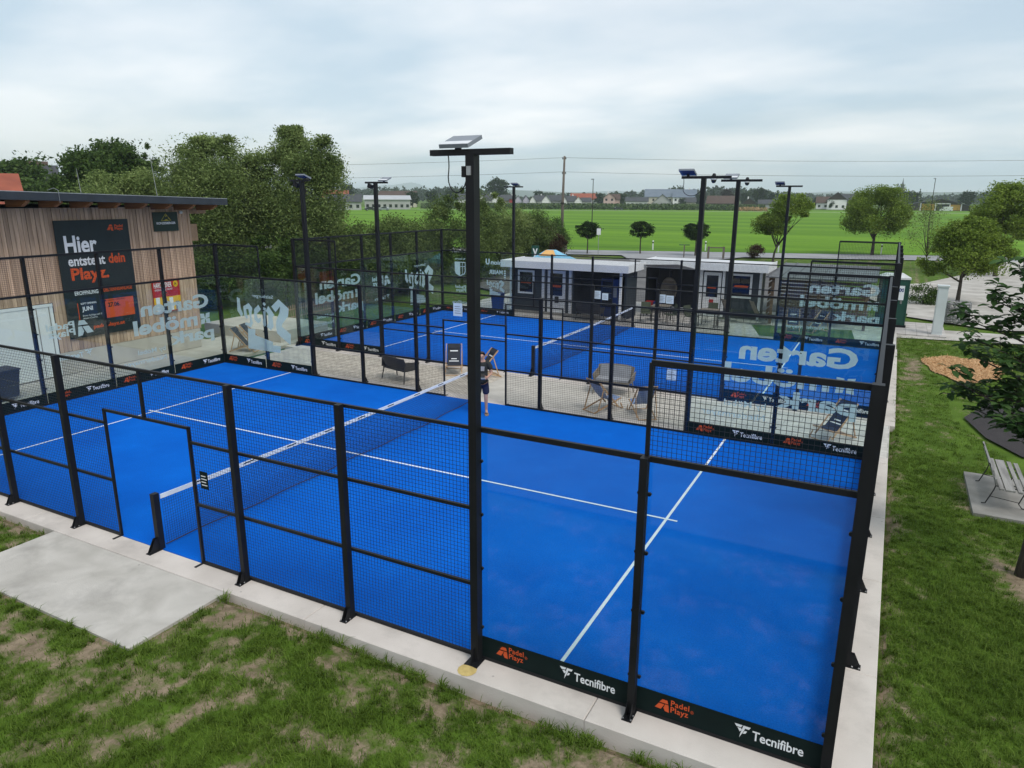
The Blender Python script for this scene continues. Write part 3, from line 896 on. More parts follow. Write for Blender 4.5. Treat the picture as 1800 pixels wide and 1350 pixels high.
def cage(name, ox, oy, label, front_text):
    t = thing(name, label, 'court enclosure', (ox, oy, 0))
    # local frames of the four walls: x along the wall, y pointing INTO the court
    walls = {
        'near': (frame((0, 0, 0), (-1, 0, 0), (0, 1, 0)), 1),       # mirrored frame handled below
        'far': None}
    def wall_M(which, s):
        # a right-handed frame whose x runs along the wall from s to s+2, y into the court
        if which == 'near':
            return frame((-20 + s, 0, 0), (1, 0, 0), (0, 1, 0))
        if which == 'far':
            return frame((-s, 10, 0), (-1, 0, 0), (0, -1, 0))
        if which == 'left':
            return frame((-20, 10 - s, 0), (0, -1, 0), (1, 0, 0))
        if which == 'right':
            return frame((0, s, 0), (0, 1, 0), (-1, 0, 0))
    panes = {}

    def post(me, which, s):
        M = wall_M(which, s)
        p = link('post', me, t, M=M)
        link('base_plate', PLATE, p)
        for bx, by in ((-0.045, -0.215), (0.045, -0.215), (-0.045, -0.14), (0.045, -0.14)):
            link('bolt', BOLT, p, loc=(bx, by, 0))

    def glass(which, s, mesh_top=True, text=True):
        M = wall_M(which, s)
        g = link('glass_pane', PANE, t, M=M)
        panes[(which, s)] = g
        for z in (0.45, 1.25, 1.95, 2.62):
            link('glass_clamp', CLAMP, g, loc=(0.0, 0, z))
            link('glass_clamp', CLAMP, g, M=Matrix.Translation((2.0, 0, z)) @ Matrix.Rotation(math.pi, 4, 'Y'))
        b = link('banner', BANNER, t, M=M @ Matrix.Translation((0, -0.030 if which == 'near' else 0, 0)))
        link('rail', RAIL[2.0], t, M=M @ Matrix.Translation((0, 0.0, 0.022)))
        link('rail', TOPR, t, M=M @ Matrix.Translation((0, 0.0, 3.0)))
        if mesh_top:
            link('wire_mesh', WM[(2.0, 1.0)], t, 'stuff', M=M @ Matrix.Translation((0, 0, 3.0)))
            link('rail', TOPR, t, M=M @ Matrix.Translation((0, 0, 4.0)))
        if text:
            # print faces the viewer: outwards on the near wall, inwards on the others
            if which == 'near':
                F = frame((0, 0.0155, 0), (1, 0, 0), (0, 0, 1))
            else:
                F = frame((2.0, 0.0195, 0), (-1, 0, 0), (0, 0, 1))
            emblem(PP_LOGO, F, 0.25, 0.115, 0.16, 0.145, 'orange_print', b, key='pp_o')
            lettering('Padel\nPlayz', F, 0.425, 0.105, 0.20, 0.175, 'orange_print', b, 0.014, 1.06, line=0.82)
            lettering('®', F, 0.64, 0.19, 0.035, 0.04, 'orange_print', b, 0.0)
            emblem(TF_LOGO, F, 1.10, 0.105, 0.165, 0.155, 'white_print', b, key='tf_w')
            lettering('Tecnifibre', F, 1.285, 0.12, 0.50, 0.115, 'white_print', b, 0.018)
        return g

    def mesh_bay(which, s, wid):
        M = wall_M(which, s)
        link('wire_mesh', WM[(wid, 3.0)], t, 'stuff', M=M)
        for z in (0.022, 1.0, 2.0, 3.0):
            link('rail', RAIL[wid], t, M=M @ Matrix.Translation((0, 0, z)))

    for which in ('near', 'far'):
        for s in (0, 18):
            glass(which, s, True)
        for s in (2, 16):
            glass(which, s, False)
        for s in (4, 6, 12, 14):
            mesh_bay(which, s, 2.0)
        for s in (8, 11):
            mesh_bay(which, s, 1.0)
        M = wall_M(which, 9)
        link('header', HEADR, t, M=M)
        link('wire_mesh', WM[(2.0, 0.8)], t, 'stuff', M=M @ Matrix.Translation((0, 0, 2.22)))
        link('rail', RAIL[2.0], t, M=M @ Matrix.Translation((0, 0, 3.0)))
        for s in (9, 11):
            d = link('door_post', DOORP, t, M=wall_M(which, s))
            link('foot', FOOT, d)
        link('upright', HEADP, t, M=wall_M(which, 10))
        for s in (2, 6, 8, 12, 14, 18):
            post(POST3, which, s)
        for s in (2, 18):
            link('upright', UPR, t, M=wall_M(which, s))
    for which in ('left', 'right'):
        for s in (0, 2, 4, 6, 8):
            glass(which, s, True, which == 'left')
        for s in (2, 4, 6, 8):
            post(POST4, which, s)
    for which, s in (('near', 0), ('near', 20), ('far', 0), ('far', 20)):
        M = wall_M(which, s)
        p = link('post', CORNER, t, M=M @ Matrix.Translation((0, -0.03, 0)))
        link('base_plate', PLATE, p, M=Matrix.Translation((0, 0.03, 0)))
    return t, panes


def garten_print(pane, F, x0=0.0):
    """furniture dealer's print on the glass, readable from outside the court"""
    D = 'decal'
    lettering('Garten', F, x0 + 0.42, 1.98, 2.48, 0.46, D, pane, 0.035)
    X = [[(0, 1), (.05, .55), (.5, .5), (.4, .95)], [(1, 1), (.6, .95), (.5, .5), (.95, .55)], [(0, 0), (.4, .05), (.5, .5), (.05, .45)], [(1, 0), (.95, .45), (.5, .5), (.6, .05)]]
    emblem(X, F, x0 + 0.42, 1.44, 0.38, 0.36, D, pane, key='gx')
    lettering('möbel', F, x0 + 0.92, 1.43, 2.28, 0.46, D, pane, 0.035)
    lettering('park', F, x0 + 0.32, 0.83, 1.68, 0.52, D, pane, 0.035)
    lettering('by Möbel', F, x0 + 2.2, 0.80, 0.95, 0.19, D, pane, 0.012)
    lettering('Niedermayer', F, x0 + 2.2, 0.52, 1.46, 0.19, D, pane, 0.012)


def beer_print(pane, F, x0=0.0):
    emblem(BEER_LOGO, F, x0, 0, 1, 1, 'decal', pane, key='beer')
    lettering('Salzburger', F, x0 + 1.5, 2.33, 0.95, 0.14, 'decal', pane, 0.012)


def padel_print(pane, F, x0):
    emblem(PP_LOGO, F, x0 + 0.0, 1.72, 0.46, 0.44, 'decal', pane, key='pp_d')
    lettering('Padel\nPlayz', F, x0 + 0.52, 1.72, 0.78, 0.46, 'decal', pane, 0.03, line=0.78)
    emblem(TF_LOGO, F, x0 + 0.1, 1.12, 0.24, 0.20, 'decal', pane, key='tf_d')
    lettering('Tecnifibre', F, x0 + 0.38, 1.13, 0.80, 0.15, 'decal', pane, 0.03)


def out_frame(pane, which):
    # readable from outside: in the pane's local frame (x along wall, y into court) outward text runs along +x
    return frame((0, -0.0075, 0), (1, 0, 0), (0, 0, 1))


cage1, P1 = cage('padel_cage', 0, 0, 'black steel, glass and wire cage round the front blue padel court nearest the camera', True)
cage2, P2 = cage('padel_cage', OX2, OY2, 'black steel, glass and wire cage round the rear padel court before the huts', False)
F = out_frame(None, None)
garten_print(P1[('far', 0)], F)
garten_print(P2[('far', 0)], F)
garten_print(P1[('left', 0)], F)
beer_print(P1[('far', 16)], F)
padel_print(P1[('left', 4)], F, 0.42)
garten_print(P2[('left', 6)], F, -0.17)
padel_print(P2[('left', 4)], F, 0.17)
beer_print(P2[('left', 0)], F, -0.1)
# club crest and sponsors on the rear court's far left corner (pane local x = -16 - X)
pn = P2[('far', 18)]
F2 = frame((0, -0.0075, 0), (1, 0, 0), (0, 0, 1))
SH = [[(0, 1), (0, .35), (.1, .15), (.5, 0), (.5, .06), (.14, .2), (.06, .38), (.06, .94), (.5, .94), (.5, 1)], [(1, 1), (.5, 1), (.5, 0), (.9, .15), (1, .35)], [(.06, .66), (.5, .66), (.5, .70), (.06, .70)], [(.26, .12), (.30, .12), (.30, .94), (.26, .94)]]
emblem(SH, F2, 0.62, 1.78, 0.62, 0.70, 'decal', pn, key='crest')
lettering('St. Georgen', F2, 0.64, 2.56, 0.58, 0.11, 'decal', pn, 0.02)
emblem(PP_LOGO, F2, 0.2, 0.98, 0.34, 0.34, 'decal', pn, key='pp_d')
lettering('Padel\nPlayz', F2, 0.6, 0.98, 0.62, 0.36, 'decal', pn, 0.03, line=0.78)
lettering('Tecnifibre', F2, 0.3, 0.42, 1.1, 0.16, 'decal', pn, 0.03)
pn = P2[('far', 16)]
lettering('U', F2, 1.26, 2.42, 0.22, 0.28, 'decal', pn, 0.05)
lettering('union', F2, 0.42, 2.43, 0.78, 0.20, 'decal', pn, 0.03)
lettering('MAIER', F2, 0.55, 1.98, 0.75, 0.2, 'decal', pn, 0.03)
emblem([[(0, i * .2), (1, i * .2), (1, i * .2 + .12), (0, i * .2 + .12)] for i in range(5)], F2, 0.38, 1.72, 0.10, 0.5, 'decal', pn, key='bars')
emblem(BEER_LOGO, F2, 0.1, 0.72, 0.42, 0.42, 'decal', pn, key='beer')


# ------------------------------------------------------------------ nets
def net(ox, oy, label, bulge):
    t = thing('padel_net', label, 'net', (ox - 10, oy, 0))
    n = 64
    def top(y):
        return 0.92 - 0.045 * math.sin(math.pi * y / 10)
    def bot(y):
        s = y / 10
        return bulge * (math.sin(math.pi * s) ** 1.2 * (0.75 + 0.25 * math.sin(9 * s + 0.5))), 0.045 + 0.03 * math.sin(17 * s) ** 2
    mb = MB()
    ct = 0.0055
    k = int(9.76 / 0.042)
    for i in range(k + 1):
        y = 0.12 + 9.76 * i / k
        bx, bz = bot(y)
        mb.wire((0, y, top(y) - 0.03), (bx * 0.55, y, (top(y) + bz) / 2 - 0.05), ct)
        mb.wire((bx * 0.55, y, (top(y) + bz) / 2 - 0.05), (bx, y, bz), ct)
    for j in range(1, 19):
        f = j / 19
        for i in range(n):
            pts = []
            for y in (0.12 + 9.76 * i / n, 0.12 + 9.76 * (i + 1) / n):
                bx, bz = bot(y); mx_, mz = bx * 0.55, (top(y) + bz) / 2 - 0.05
                if f < 0.5:
                    g = f * 2; pts.append((mx_ * g, y, (top(y) - 0.03) * (1 - g) + mz * g))
                else:
                    g = f * 2 - 1; pts.append((mx_ + (bx - mx_) * g, y, mz * (1 - g) + bz * g))
            mb.wire(pts[0], pts[1], ct)
    mb.build('net_mesh', 'net_cord', t, kind='stuff')
    tp = MB()
    for i in range(n):
        y0, y1 = 0.1 + 9.8 * i / n, 0.1 + 9.8 * (i + 1) / n
        for s in (-0.006, 0.006):
            tp.add([(s, y0, top(y0) - 0.075), (s, y1, top(y1) - 0.075), (s, y1, top(y1)), (s, y0, top(y0))], [(0, 1, 2, 3)])
        tp.add([(-0.006, y0, top(y0)), (0.006, y0, top(y0)), (0.006, y1, top(y1)), (-0.006, y1, top(y1))], [(0, 1, 2, 3)])
    tape = tp.build('top_tape', 'net_tape', t)
    for i in range(9):
        y = 0.75 + i * 1.06
        MB().add([(0.0072, y, top(y) - 0.04), (0.0072, y + 0.24, top(y) - 0.04), (0.0072, y + 0.24, top(y) - 0.018), (0.0072, y, top(y) - 0.018)], [(0, 1, 2, 3)]).build('tape_print', 'black_print', tape)
    MB().tube([(bot(0.1 + 9.8 * i / n)[0], 0.1 + 9.8 * i / n, bot(0.1 + 9.8 * i / n)[1]) for i in range(n + 1)], 0.010, 5).build('bottom_rope', 'net_rope', t)
    for y in (0.0, 10.0):
        s = 1 if y == 0 else -1
        p = MB().box(-0.045, 0.045, y - 0.05, y + 0.05, 0.012, 0.97).build('net_post', 'black_steel', t)
        mb = MB().box(-0.05, 0.05, min(y, y - s * 0.24), max(y, y - s * 0.24), 0, 0.012)
        for sx in (-0.035, 0.029):
            mb.prism([(y - s * 0.22, 0.012), (y - s * 0.0501, 0.012), (y - s * 0.0501, 0.22), (y - s * 0.10, 0.22)], frame((sx, 0, 0), (0, 1, 0), (0, 0, 1)), 0.006)
        mb.build('base_plate', 'black_steel', p)
    return t


net(0, 0, 'black padel net with white tape stretched across the front court', 0.20)
net(OX2, OY2, 'black padel net with white tape stretched across the rear court', 0.16)


# ------------------------------------------------------------------ floodlight poles
def lamp_pole(x, y, face, label, cx, bar=(-0.50, 0.46), cable=False, dome=False, box=False, camera=False):
    """face: +1 lights towards +y; cx: lamp position along the cross bar"""
    t = thing('floodlight_pole', label, 'light pole', (x, y - face * 0.07, 0), 0, 'floodlight poles on the court fences')
    MB().box(-0.05, 0.05, -0.06, 0.06, 0.012, 5.99).build('pole', 'black_steel', t)
    MB().box(-0.09, 0.09, -0.16 if face > 0 else -0.06, 0.06 if face > 0 else 0.16, 0.0, 0.012).prism([(0.0601, 0.012), (0.15, 0.012), (0.09, 0.2), (0.0601, 0.2)], frame((-0.003, 0, 0), (0, -face, 0), (0, 0, 1)), 0.006).build('base_plate', 'black_steel', t)
    MB().box(bar[0], bar[1], -0.04, 0.04, 5.99, 6.05).build('cross_bar', 'black_steel', t)
    tilt = -R(20) * face
    M = Matrix.Translation((cx, face * 0.05, 6.13)) @ Matrix.Rotation(-tilt, 4, 'X')
    lamp = MB().boxm(M, 0.35, 0.31, 0.04).build('lamp_head', 'lamp_grey', t)
    MB().boxm(M @ Matrix.Translation((0, -face * 0.10, 0.0215)), 0.346, 0.10, 0.003).build('lamp_cover', 'lamp_white', lamp)
    MB().boxm(M @ Matrix.Translation((0, 0, -0.022)), 0.32, 0.28, 0.003).build('lamp_lens', 'lamp_lens', lamp)
    MB().bar((cx, 0, 6.05), (cx, 0, 6.12), 0.06, 0.04).build('lamp_bracket', 'black_steel', t)
    if cable:
        s = -1
        pts = []
        x_s = cx - 0.11
        for i in range(17):
            a = i / 16
            if a < .45:
                xx = x_s + .012 * math.sin(a * 7); zz = 6.03 - (a / .45) * .26
            else:
                q = (a - .45) / .55
                xx = x_s + (-0.052 - x_s) * (.5 - .5 * math.cos(math.pi * q)); zz = 5.77 + q * .03 - .17 * math.sin(math.pi * q)
            pts.append((xx, -face * 0.03, zz))
        MB().tube(pts, 0.007, 6).build('cable', 'black_steel', t, smooth=True)
    if box:
        MB().box(-0.095, -0.0502, -0.065, 0.03, 5.77, 5.88).build('junction_box', 'black_steel', t)
        MB().box(-0.03, 0.02, -0.075, -0.0602, 5.79, 5.88).build('cable_clip', 'galvanised', t)
    if dome:
        d = MB().lathe([(0.0, -0.10), (0.03, -0.095), (0.055, -0.06), (0.06, -0.02)], 10, (0.22, 0, 5.99)).build('dome_camera', 'dark_glass', t, smooth=True)
        MB().lathe([(0.075, -0.02), (0.075, 0.0)], 10, (0.22, 0, 5.99)).build('camera_mount', 'lamp_white', d)
        MB().lathe([(0.05, 0.0), (0.03, 0.05), (0.0, 0.055)], 10, (0.22, 0, 6.05)).build('camera_cap', 'black_steel', d)
    if camera:
        d = MB().boxm(Matrix.Translation((-0.22, 0, 5.90)) @ Matrix.Rotation(R(18), 4, 'Y'), 0.17, 0.12, 0.13).build('camera_housing', 'black_steel', t)
        MB().bar((-0.12, 0, 5.92), (-0.05, 0, 5.95), 0.03, 0.03).build('camera_arm', 'black_steel', d)
    return t


lamp_pole(-4, 0, 1, 'tallest black floodlight pole standing nearest the camera with a looped cable', -0.17, cable=True, box=True)
lamp_pole(-4, 10, -1, 'black floodlight pole with bluish lamp face, front court far side, right half', -0.36, (-0.5, 0.6), cable=True, dome=True)
lamp_pole(-16, 10, -1, 'leftmost black floodlight pole with a camera box, front court far side', 0.12, (-0.45, 0.3), camera=True)
lamp_pole(OX2 - 4, OY2, 1, 'black floodlight pole with a dome camera, rear court near side, right half', -0.2, (-0.45, 0.6), dome=True)
lamp_pole(OX2 - 16, OY2, 1, 'black floodlight pole with round camera, rear court near side, left half', 0.36, (-0.42, 0.5), camera=True)
lamp_pole(OX2 - 4, OY2 + 10, -1, 'rightmost distant black floodlight pole in front of the small leaning tree', -0.36)
lamp_pole(OX2 - 16, OY2 + 10, -1, 'distant slim black floodlight pole left of the wooden utility pole', 0.1)

# ------------------------------------------------------------------ timber barn at the left
BX = -23.0
barn = thing('barn', 'timber barn with vertical boards and dark overhanging roof at the left', 'barn', (BX, 11.5, 0))


def bl(x, y, z):        # world -> barn local
    return (x - BX, y - 11.5, z)


MB().box(-8.5, -0.03, -15.5, -0.03, 0.0, 5.2).build('wall_core', 'dark_interior', barn)
MB().box(-8.4, 0.02, -15.4, 0.01, 0.0, 0.70).build('plinth', 'concrete_pale', barn)
BW = 0.128
BRD = MB().box(0, 0.022, 0.006, BW - 0.006, 0, 4.5).mesh('board', 'board_wood')
nb = int(13.0 / BW)
for i in range(nb):
    y = -(i + 1) * BW
    wy = 11.5 + y
    z0 = 0.71 if not (2.2 < wy < 6.2) else 2.32
    hgt = 5.18 - z0
    o = link('board', BRD, barn, M=Matrix.Translation((-0.025 + random.choice((0, 0, .006, .012)), y, z0)) @ Matrix.Diagonal((1, random.uniform(.97, 1.03), hgt / 4.5, 1)))
MB().box(-0.02, 0.028, -0.03, 0.06, 0.71, 5.18).build('corner_board', 'board_wood', barn)


def rt(y):
    return 5.68 - 0.0276 * (y - 4.8)


mb = MB()
x0, x1, y0, y1 = -9.5, 1.1, -16.5, 0.9
a, b = rt(y0 + 11.5), rt(y1 + 11.5)
mb.add([(x0, y0, a - .24), (x1, y0, a - .24), (x1, y1, b - .24), (x0, y1, b - .24), (x0, y0, a - .02), (x1, y0, a - .02), (x1, y1, b - .02), (x0, y1, b - .02)],
       [(0, 3, 2, 1), (4, 5, 6, 7), (0, 1, 5, 4), (1, 2, 6, 5), (2, 3, 7, 6), (3, 0, 4, 7)])
roof = mb.build('roof', 'dark_metal', barn)
mb = MB()
mb.add([(x0 + .05, y0 + .05, a - .019), (x1 - .06, y0 + .05, a - .019), (x1 - .06, y1 - .05, b - .019), (x0 + .05, y1 - .05, b - .019), (x0 + .05, y0 + .05, a), (x1 - .06, y0 + .05, a), (x1 - .06, y1 - .05, b), (x0 + .05, y1 - .05, b)],
       [(4, 5, 6, 7), (0, 1, 5, 4), (1, 2, 6, 5), (2, 3, 7, 6), (3, 0, 4, 7)])
mb.build('roof_film', 'roof_film', roof)
MB().bar((x1 - .02, y0, a - .012), (x1 - .02, y1, b - .012), 0.035, 0.022).build('roof_edge_strip', 'galvanised', roof)
for i in range(12):
    y = 0.5 - i * 0.93
    zt = rt(y + 11.5) - .242
    MB().prism([(-0.02, -0.20), (0.72, -0.18), (1.02, -0.05), (1.02, 0), (-0.02, 0)], frame((0, y, zt), (1, 0, 0), (0, 0, 1)), 0.12).build('rafter', 'rafter_wood', roof)
MB().box(-0.2, 0.03, 0.06, 0.78, 4.92, 5.12).build('purlin_end', 'beam_end', barn)
MB().box(-0.4, 0.02, 0.06, 0.34, 3.95, 4.55).build('side_hatch', 'beam_end', barn)
for (wy, wx, h, lean) in ((11.1, -24.0, 1.5, -0.12), (8.6, -24.5, 0.85, -0.05)):
    MB().tube([bl(wx, wy, rt(wy) - 0.02), bl(wx, wy + lean, rt(wy) + h)], [0.012, 0.006], 5).build('lightning_rod', 'galvanised', roof)
MB().tube([bl(-21.9, 6.3, 5.35), bl(-21.88, 6.28, 5.70), bl(-21.95, 6.2, 5.76), bl(-22.1, 6.1, 5.70)], 0.006, 5).build('conductor_wire', 'galvanised', roof)
d = MB().box(0.0, 0.05, -9.3, -5.3, 0.03, 2.30).build('door', 'white_paint', barn)
for yy in (-5.42, -5.8, -7.6):
    MB().box(0.0502, 0.062, yy - 0.012, yy + 0.012, 0.05, 2.28).build('door_seam', 'concrete_grey', d)
MB().box(0.0502, 0.068, -9.3, -5.3, 2.22, 2.31).build('door_head', 'white_paint', d)
cm = MB().lathe([(0.03, -0.05), (0.06, -0.03), (0.06, 0.03), (0.03, 0.05)], 10, (0.06, -0.32, 4.98)).build('wall_camera', 'white_paint', barn)

# posters and signs on the barn
FX = BX + 0.062


def wall_sign(name, label, cat, y0, y1, z0, z1, mat, th=0.006):
    t = thing(name, label, cat, (FX, y0, z0))
    MB().box(-0.02, th, 0, y1 - y0, 0, z1 - z0).build('panel', mat, t)
    return t, frame((th, 0, 0), (0, 1, 0), (0, 0, 1))


t, F = wall_sign('opening_banner', 'tall dark hanging banner with large white and orange lettering on the barn', 'banner', 6.60, 9.07, 1.10, 4.80, 'vinyl_dark')
sx = 2.47
W, O = 'white_print', 'orange_print'
lettering('Hier', F, 0.24, 2.67, 1.05, 0.56, W, t, 0.028)
lettering('entsteht', F, 0.28, 2.28, 1.22, 0.32, W, t, 0.028)
lettering('dein', F, 1.62, 2.29, 0.58, 0.33, O, t, 0.028)
lettering('Playz.', F, 0.32, 1.72, 1.25, 0.50, O, t, 0.028)
lettering('ERÖFFNUNG', F, 0.34, 1.36, 0.78, 0.16, W, t, 0.02)
lettering('PADELTENNISANLAGE', F, 1.17, 1.38, 1.15, 0.12, O, t, 0.02)
emblem(PP_LOGO, F, 1.70, 3.33, 0.22, 0.20, O, t, key='pp_o2')
lettering('Padel\nPlayz', F, 1.97, 3.33, 0.30, 0.20, O, t, 0.03, line=0.78)
lettering('SOFT OPENING', F, 0.48, 1.05, 0.52, 0.06, W, t, 0.02)
lettering('JUNI', F, 0.50, 0.80, 0.36, 0.18, W, t, 0.028)
lettering('Erste Schläge auf den\nneuen Courts.', F, 0.50, 0.58, 0.72, 0.14, W, t, 0.0)
MB().boxm(F @ Matrix.Translation((0.38, 0.82, 0.002)), 0.025, 0.58, 0.002).build('stripe', O, t)
MB().boxm(F @ Matrix.Translation((1.80, 0.82, 0.002)), 1.02, 0.62, 0.003).build('orange_field', O, t)
lettering('27.06.', F, 1.38, 0.86, 0.44, 0.16, 'black_print', t, 0.04, off=0.006)
lettering('GRAND OPENING', F, 1.38, 1.06, 0.62, 0.05, 'black_print', t, 0.01, off=0.006)
lettering('padelplayz.at', F, 0.80, 0.20, 1.10, 0.16, O, t, 0.03)

t, F = wall_sign('company_sign', 'small dark green sign with a golden triangle under the barn eaves', 'sign', 10.03, 11.02, 4.34, 5.00, 'green_sign')
emblem([[(0, 0), (.04, 0), (.52, .96), (.5, 1)], [(1, 0), (.96, 0), (.48, .96), (.5, 1)], [(0, 0), (1, 0), (.97, .05), (.03, .05)], [(.3, .05), (.5, .22), (.62, .15), (.72, .05)], [(.45, .5), (.52, .84), (.62, .66)], [(.68, .42), (.76, .40), (.97, .05), (.82, .16)]], F, 0.30, 0.36, 0.42, 0.25, 'gold_print', t)
lettering('KONZESBERGER', F, 0.12, 0.24, 0.76, 0.08, 'white_print', t, 0.03)
t, F = wall_sign('heating_sign', 'red and yellow advertising board at the barn corner behind the glass', 'sign', 9.68, 10.78, 1.52, 2.66, 'red_paint')
lettering('HARGASSNER', F, 0.06, 0.86, 0.72, 0.19, 'white_print', t, 0.02)
emblem([[(0.5 + .5 * math.cos(k * math.pi / 6), 0.5 + .5 * math.sin(k * math.pi / 6)) for k in range(12)]], F, 0.84, 0.84, 0.20, 0.24, 'yellow_print', t)
lettering('H', F, 0.90, 0.90, 0.07, 0.11, 'black_print', t, 0.03, off=0.008)
lettering('HEIZTECHNIK DER ZUKUNFT', F, 0.08, 0.76, 0.72, 0.06, 'white_print', t, 0.01)
MB().boxm(F @ Matrix.Translation((0.55, 0.28, 0.002)), 1.09, 0.50, 0.003).build('yellow_field', 'yellow_print', t)
for q, (xx, hh) in enumerate(((0.14, 0.5), (0.42, 0.46), (0.68, 0.46), (0.92, 0.30))):
    MB().boxm(F @ Matrix.Translation((xx + 0.02, hh / 2 + 0.03, 0.006)), 0.15, hh, 0.004).build('boiler_picture', ('white_paint', 'resin_grey', 'white_paint', 'lamp_grey')[q], t)

# equipment parked by the barn door, at the frame edge
t = thing('barrow_bin', 'dark wheeled bin standing before the white barn door', 'bin', (-21.6, 3.78, -.016))
MB().add([(-.24, -.25, .1), (.24, -.25, .1), (.24, .25, .1), (-.24, .25, .1), (-.32, -.32, .85), (.32, -.32, .85), (.32, .32, .85), (-.32, .32, .85)], [(0, 3, 2, 1), (4, 5, 6, 7), (0, 1, 5, 4), (1, 2, 6, 5), (2, 3, 7, 6), (3, 0, 4, 7)]).build('body', 'resin_grey', t)
MB().boxm(Matrix.Translation((0, 0, .87)), .68, .68, .05).build('lid', 'resin_grey', t)
for s in (-.2, .2):
    MB().tube([(-.2, s - .03, .1), (-.2, s + .03, .1)], .1, 10).build('wheel', 'tyre', t)


# ------------------------------------------------------------------ huts behind the rear court
def siding(t, x0, x1, y, z0, z1, mat='hut_siding', name='siding'):
    mb = MB()
    h = 0.145
    z = z0
    while z < z1 - 0.02:
        zz = min(z + h, z1)
        mb.add([(x0, y, z), (x1, y, z), (x1, y + 0.016, zz - 0.006), (x0, y + 0.016, zz - 0.006), (x0, y + 0.03, zz - .006), (x1, y + 0.03, zz - .006)], [(0, 1, 2, 3), (3, 2, 5, 4)])
        z = zz
    mb.box(x0, x1, y + 0.031, y + 0.06, z0, z1)
    return mb.build(name, mat, t)


def hut_window(t, x0, x1, y, z0, z1, red=True):
    w = 0.09
    f = MB().box(x0, x1, y - 0.05, y - 0.005, z0, z0 + w).box(x0, x1, y - 0.05, y - 0.005, z1 - w, z1).box(x0, x0 + w, y - 0.05, y - 0.005, z0 + w, z1 - w).box(x1 - w, x1, y - 0.05, y - 0.005, z0 + w, z1 - w).build('window', 'white_paint', t)
    MB().box(x0 + w, x1 - w, y - 0.03, y - 0.012, z0 + w, z1 - w).build('pane', 'window_glass', f)
    if red:
        zc = (z0 + z1) / 2 - 0.02
        emblem([[(0, .1), (.9, 0), (1, .8), (.6, 1), (.1, .9)]], frame((x0 + w + .05, y - 0.031, zc - .05), (1, 0, 0), (0, 0, 1)), 0, 0, x1 - x0 - 2 * w - .1, 0.11, 'orange_print', f, name='window_sticker')
    return f


def hut_door(t, x0, x1, y, z1, sticker=True):
    d = MB().box(x0, x1, y - 0.06, y - 0.005, 0.02, z1).build('door', 'white_paint', t)
    w = 0.14
    MB().box(x0 + w, x1 - w, y - 0.068, y - 0.0602, 0.95, z1 - w).build('pane', 'dark_glass', d)
    MB().boxm(Matrix.Translation((x0 + 0.07, y - 0.085, 1.0)), 0.12, 0.03, 0.025).build('handle', 'galvanised', d)
    if sticker:
        emblem([[(0, .1), (.9, 0), (1, .8), (.6, 1), (.1, .9)]], frame((x0 + w + .05, y - 0.0685, 1.35), (1, 0, 0), (0, 0, 1)), 0, 0, x1 - x0 - 2 * w - .1, 0.11, 'orange_print', d, name='door_sticker')
    return d


def hut_roof(t, x0, x1, y0, y1, z):
    r = MB().box(x0, x1, y0, y1, z, z + 0.27).build('roof', 'white_roof', t)
    MB().box(x0 - 0.02, x1 + 0.02, y0 - 0.025, y0 - 0.002, z - 0.03, z + 0.30).build('fascia', 'white_paint', r)
    MB().box(x1 + 0.002, x1 + 0.025, y0, y1, z - 0.03, z + 0.33).build('fascia', 'white_paint', r)
    MB().box(x0 - 0.025, x0 - 0.002, y0, y1, z - 0.03, z + 0.30).build('fascia', 'white_paint', r)
    return r


h1 = thing('club_hut', 'dark grey club hut with white flat roof, left of the passage', 'hut', (0, 0, 0))
siding(h1, -16.7, -15.05, 25.0, 0.12, 2.3)
MB().box(-16.7, -13.4, 25.07, 26.7, 0.02, 2.3).build('wall', 'hut_siding', h1)
MB().box(-16.82, -16.70, 24.98, 25.1, 0.02, 2.3).build('corner_trim', 'white_paint', h1)
MB().box(-16.82, -10.7, 24.93, 25.05, 0.0, 0.115).build('sill_beam', 'concrete_grey', h1)
hut_window(h1, -16.35, -15.45, 25.0, 0.95, 2.1)
MB().box(-15.05, -14.92, 24.97, 25.08, 0.12, 2.3).build('post', 'white_paint', h1)
hut_door(h1, -14.75, -13.82, 25.06, 2.15)
MB().box(-13.62, -13.48, 24.97, 25.08, 0.12, 2.3).build('post', 'white_paint', h1)
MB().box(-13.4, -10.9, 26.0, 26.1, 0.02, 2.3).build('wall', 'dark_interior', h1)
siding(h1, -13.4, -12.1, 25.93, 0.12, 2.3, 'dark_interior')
MB().box(-11.02, -10.92, 24.8, 24.9, 0.0, 2.3).build('post', 'white_paint', h1)
MB().box(-10.9, -10.8, 25.2, 26.7, 0.02, 2.3).build('wall', 'hut_siding', h1)
hut_roof(h1, -17.0, -10.5, 24.4, 27.0, 2.29)
MB().boxm(Matrix.Translation((-14.25, 24.99, 0.75)), 0.2, 0.02, 0.32).build('letter_box', 'black_print', h1)

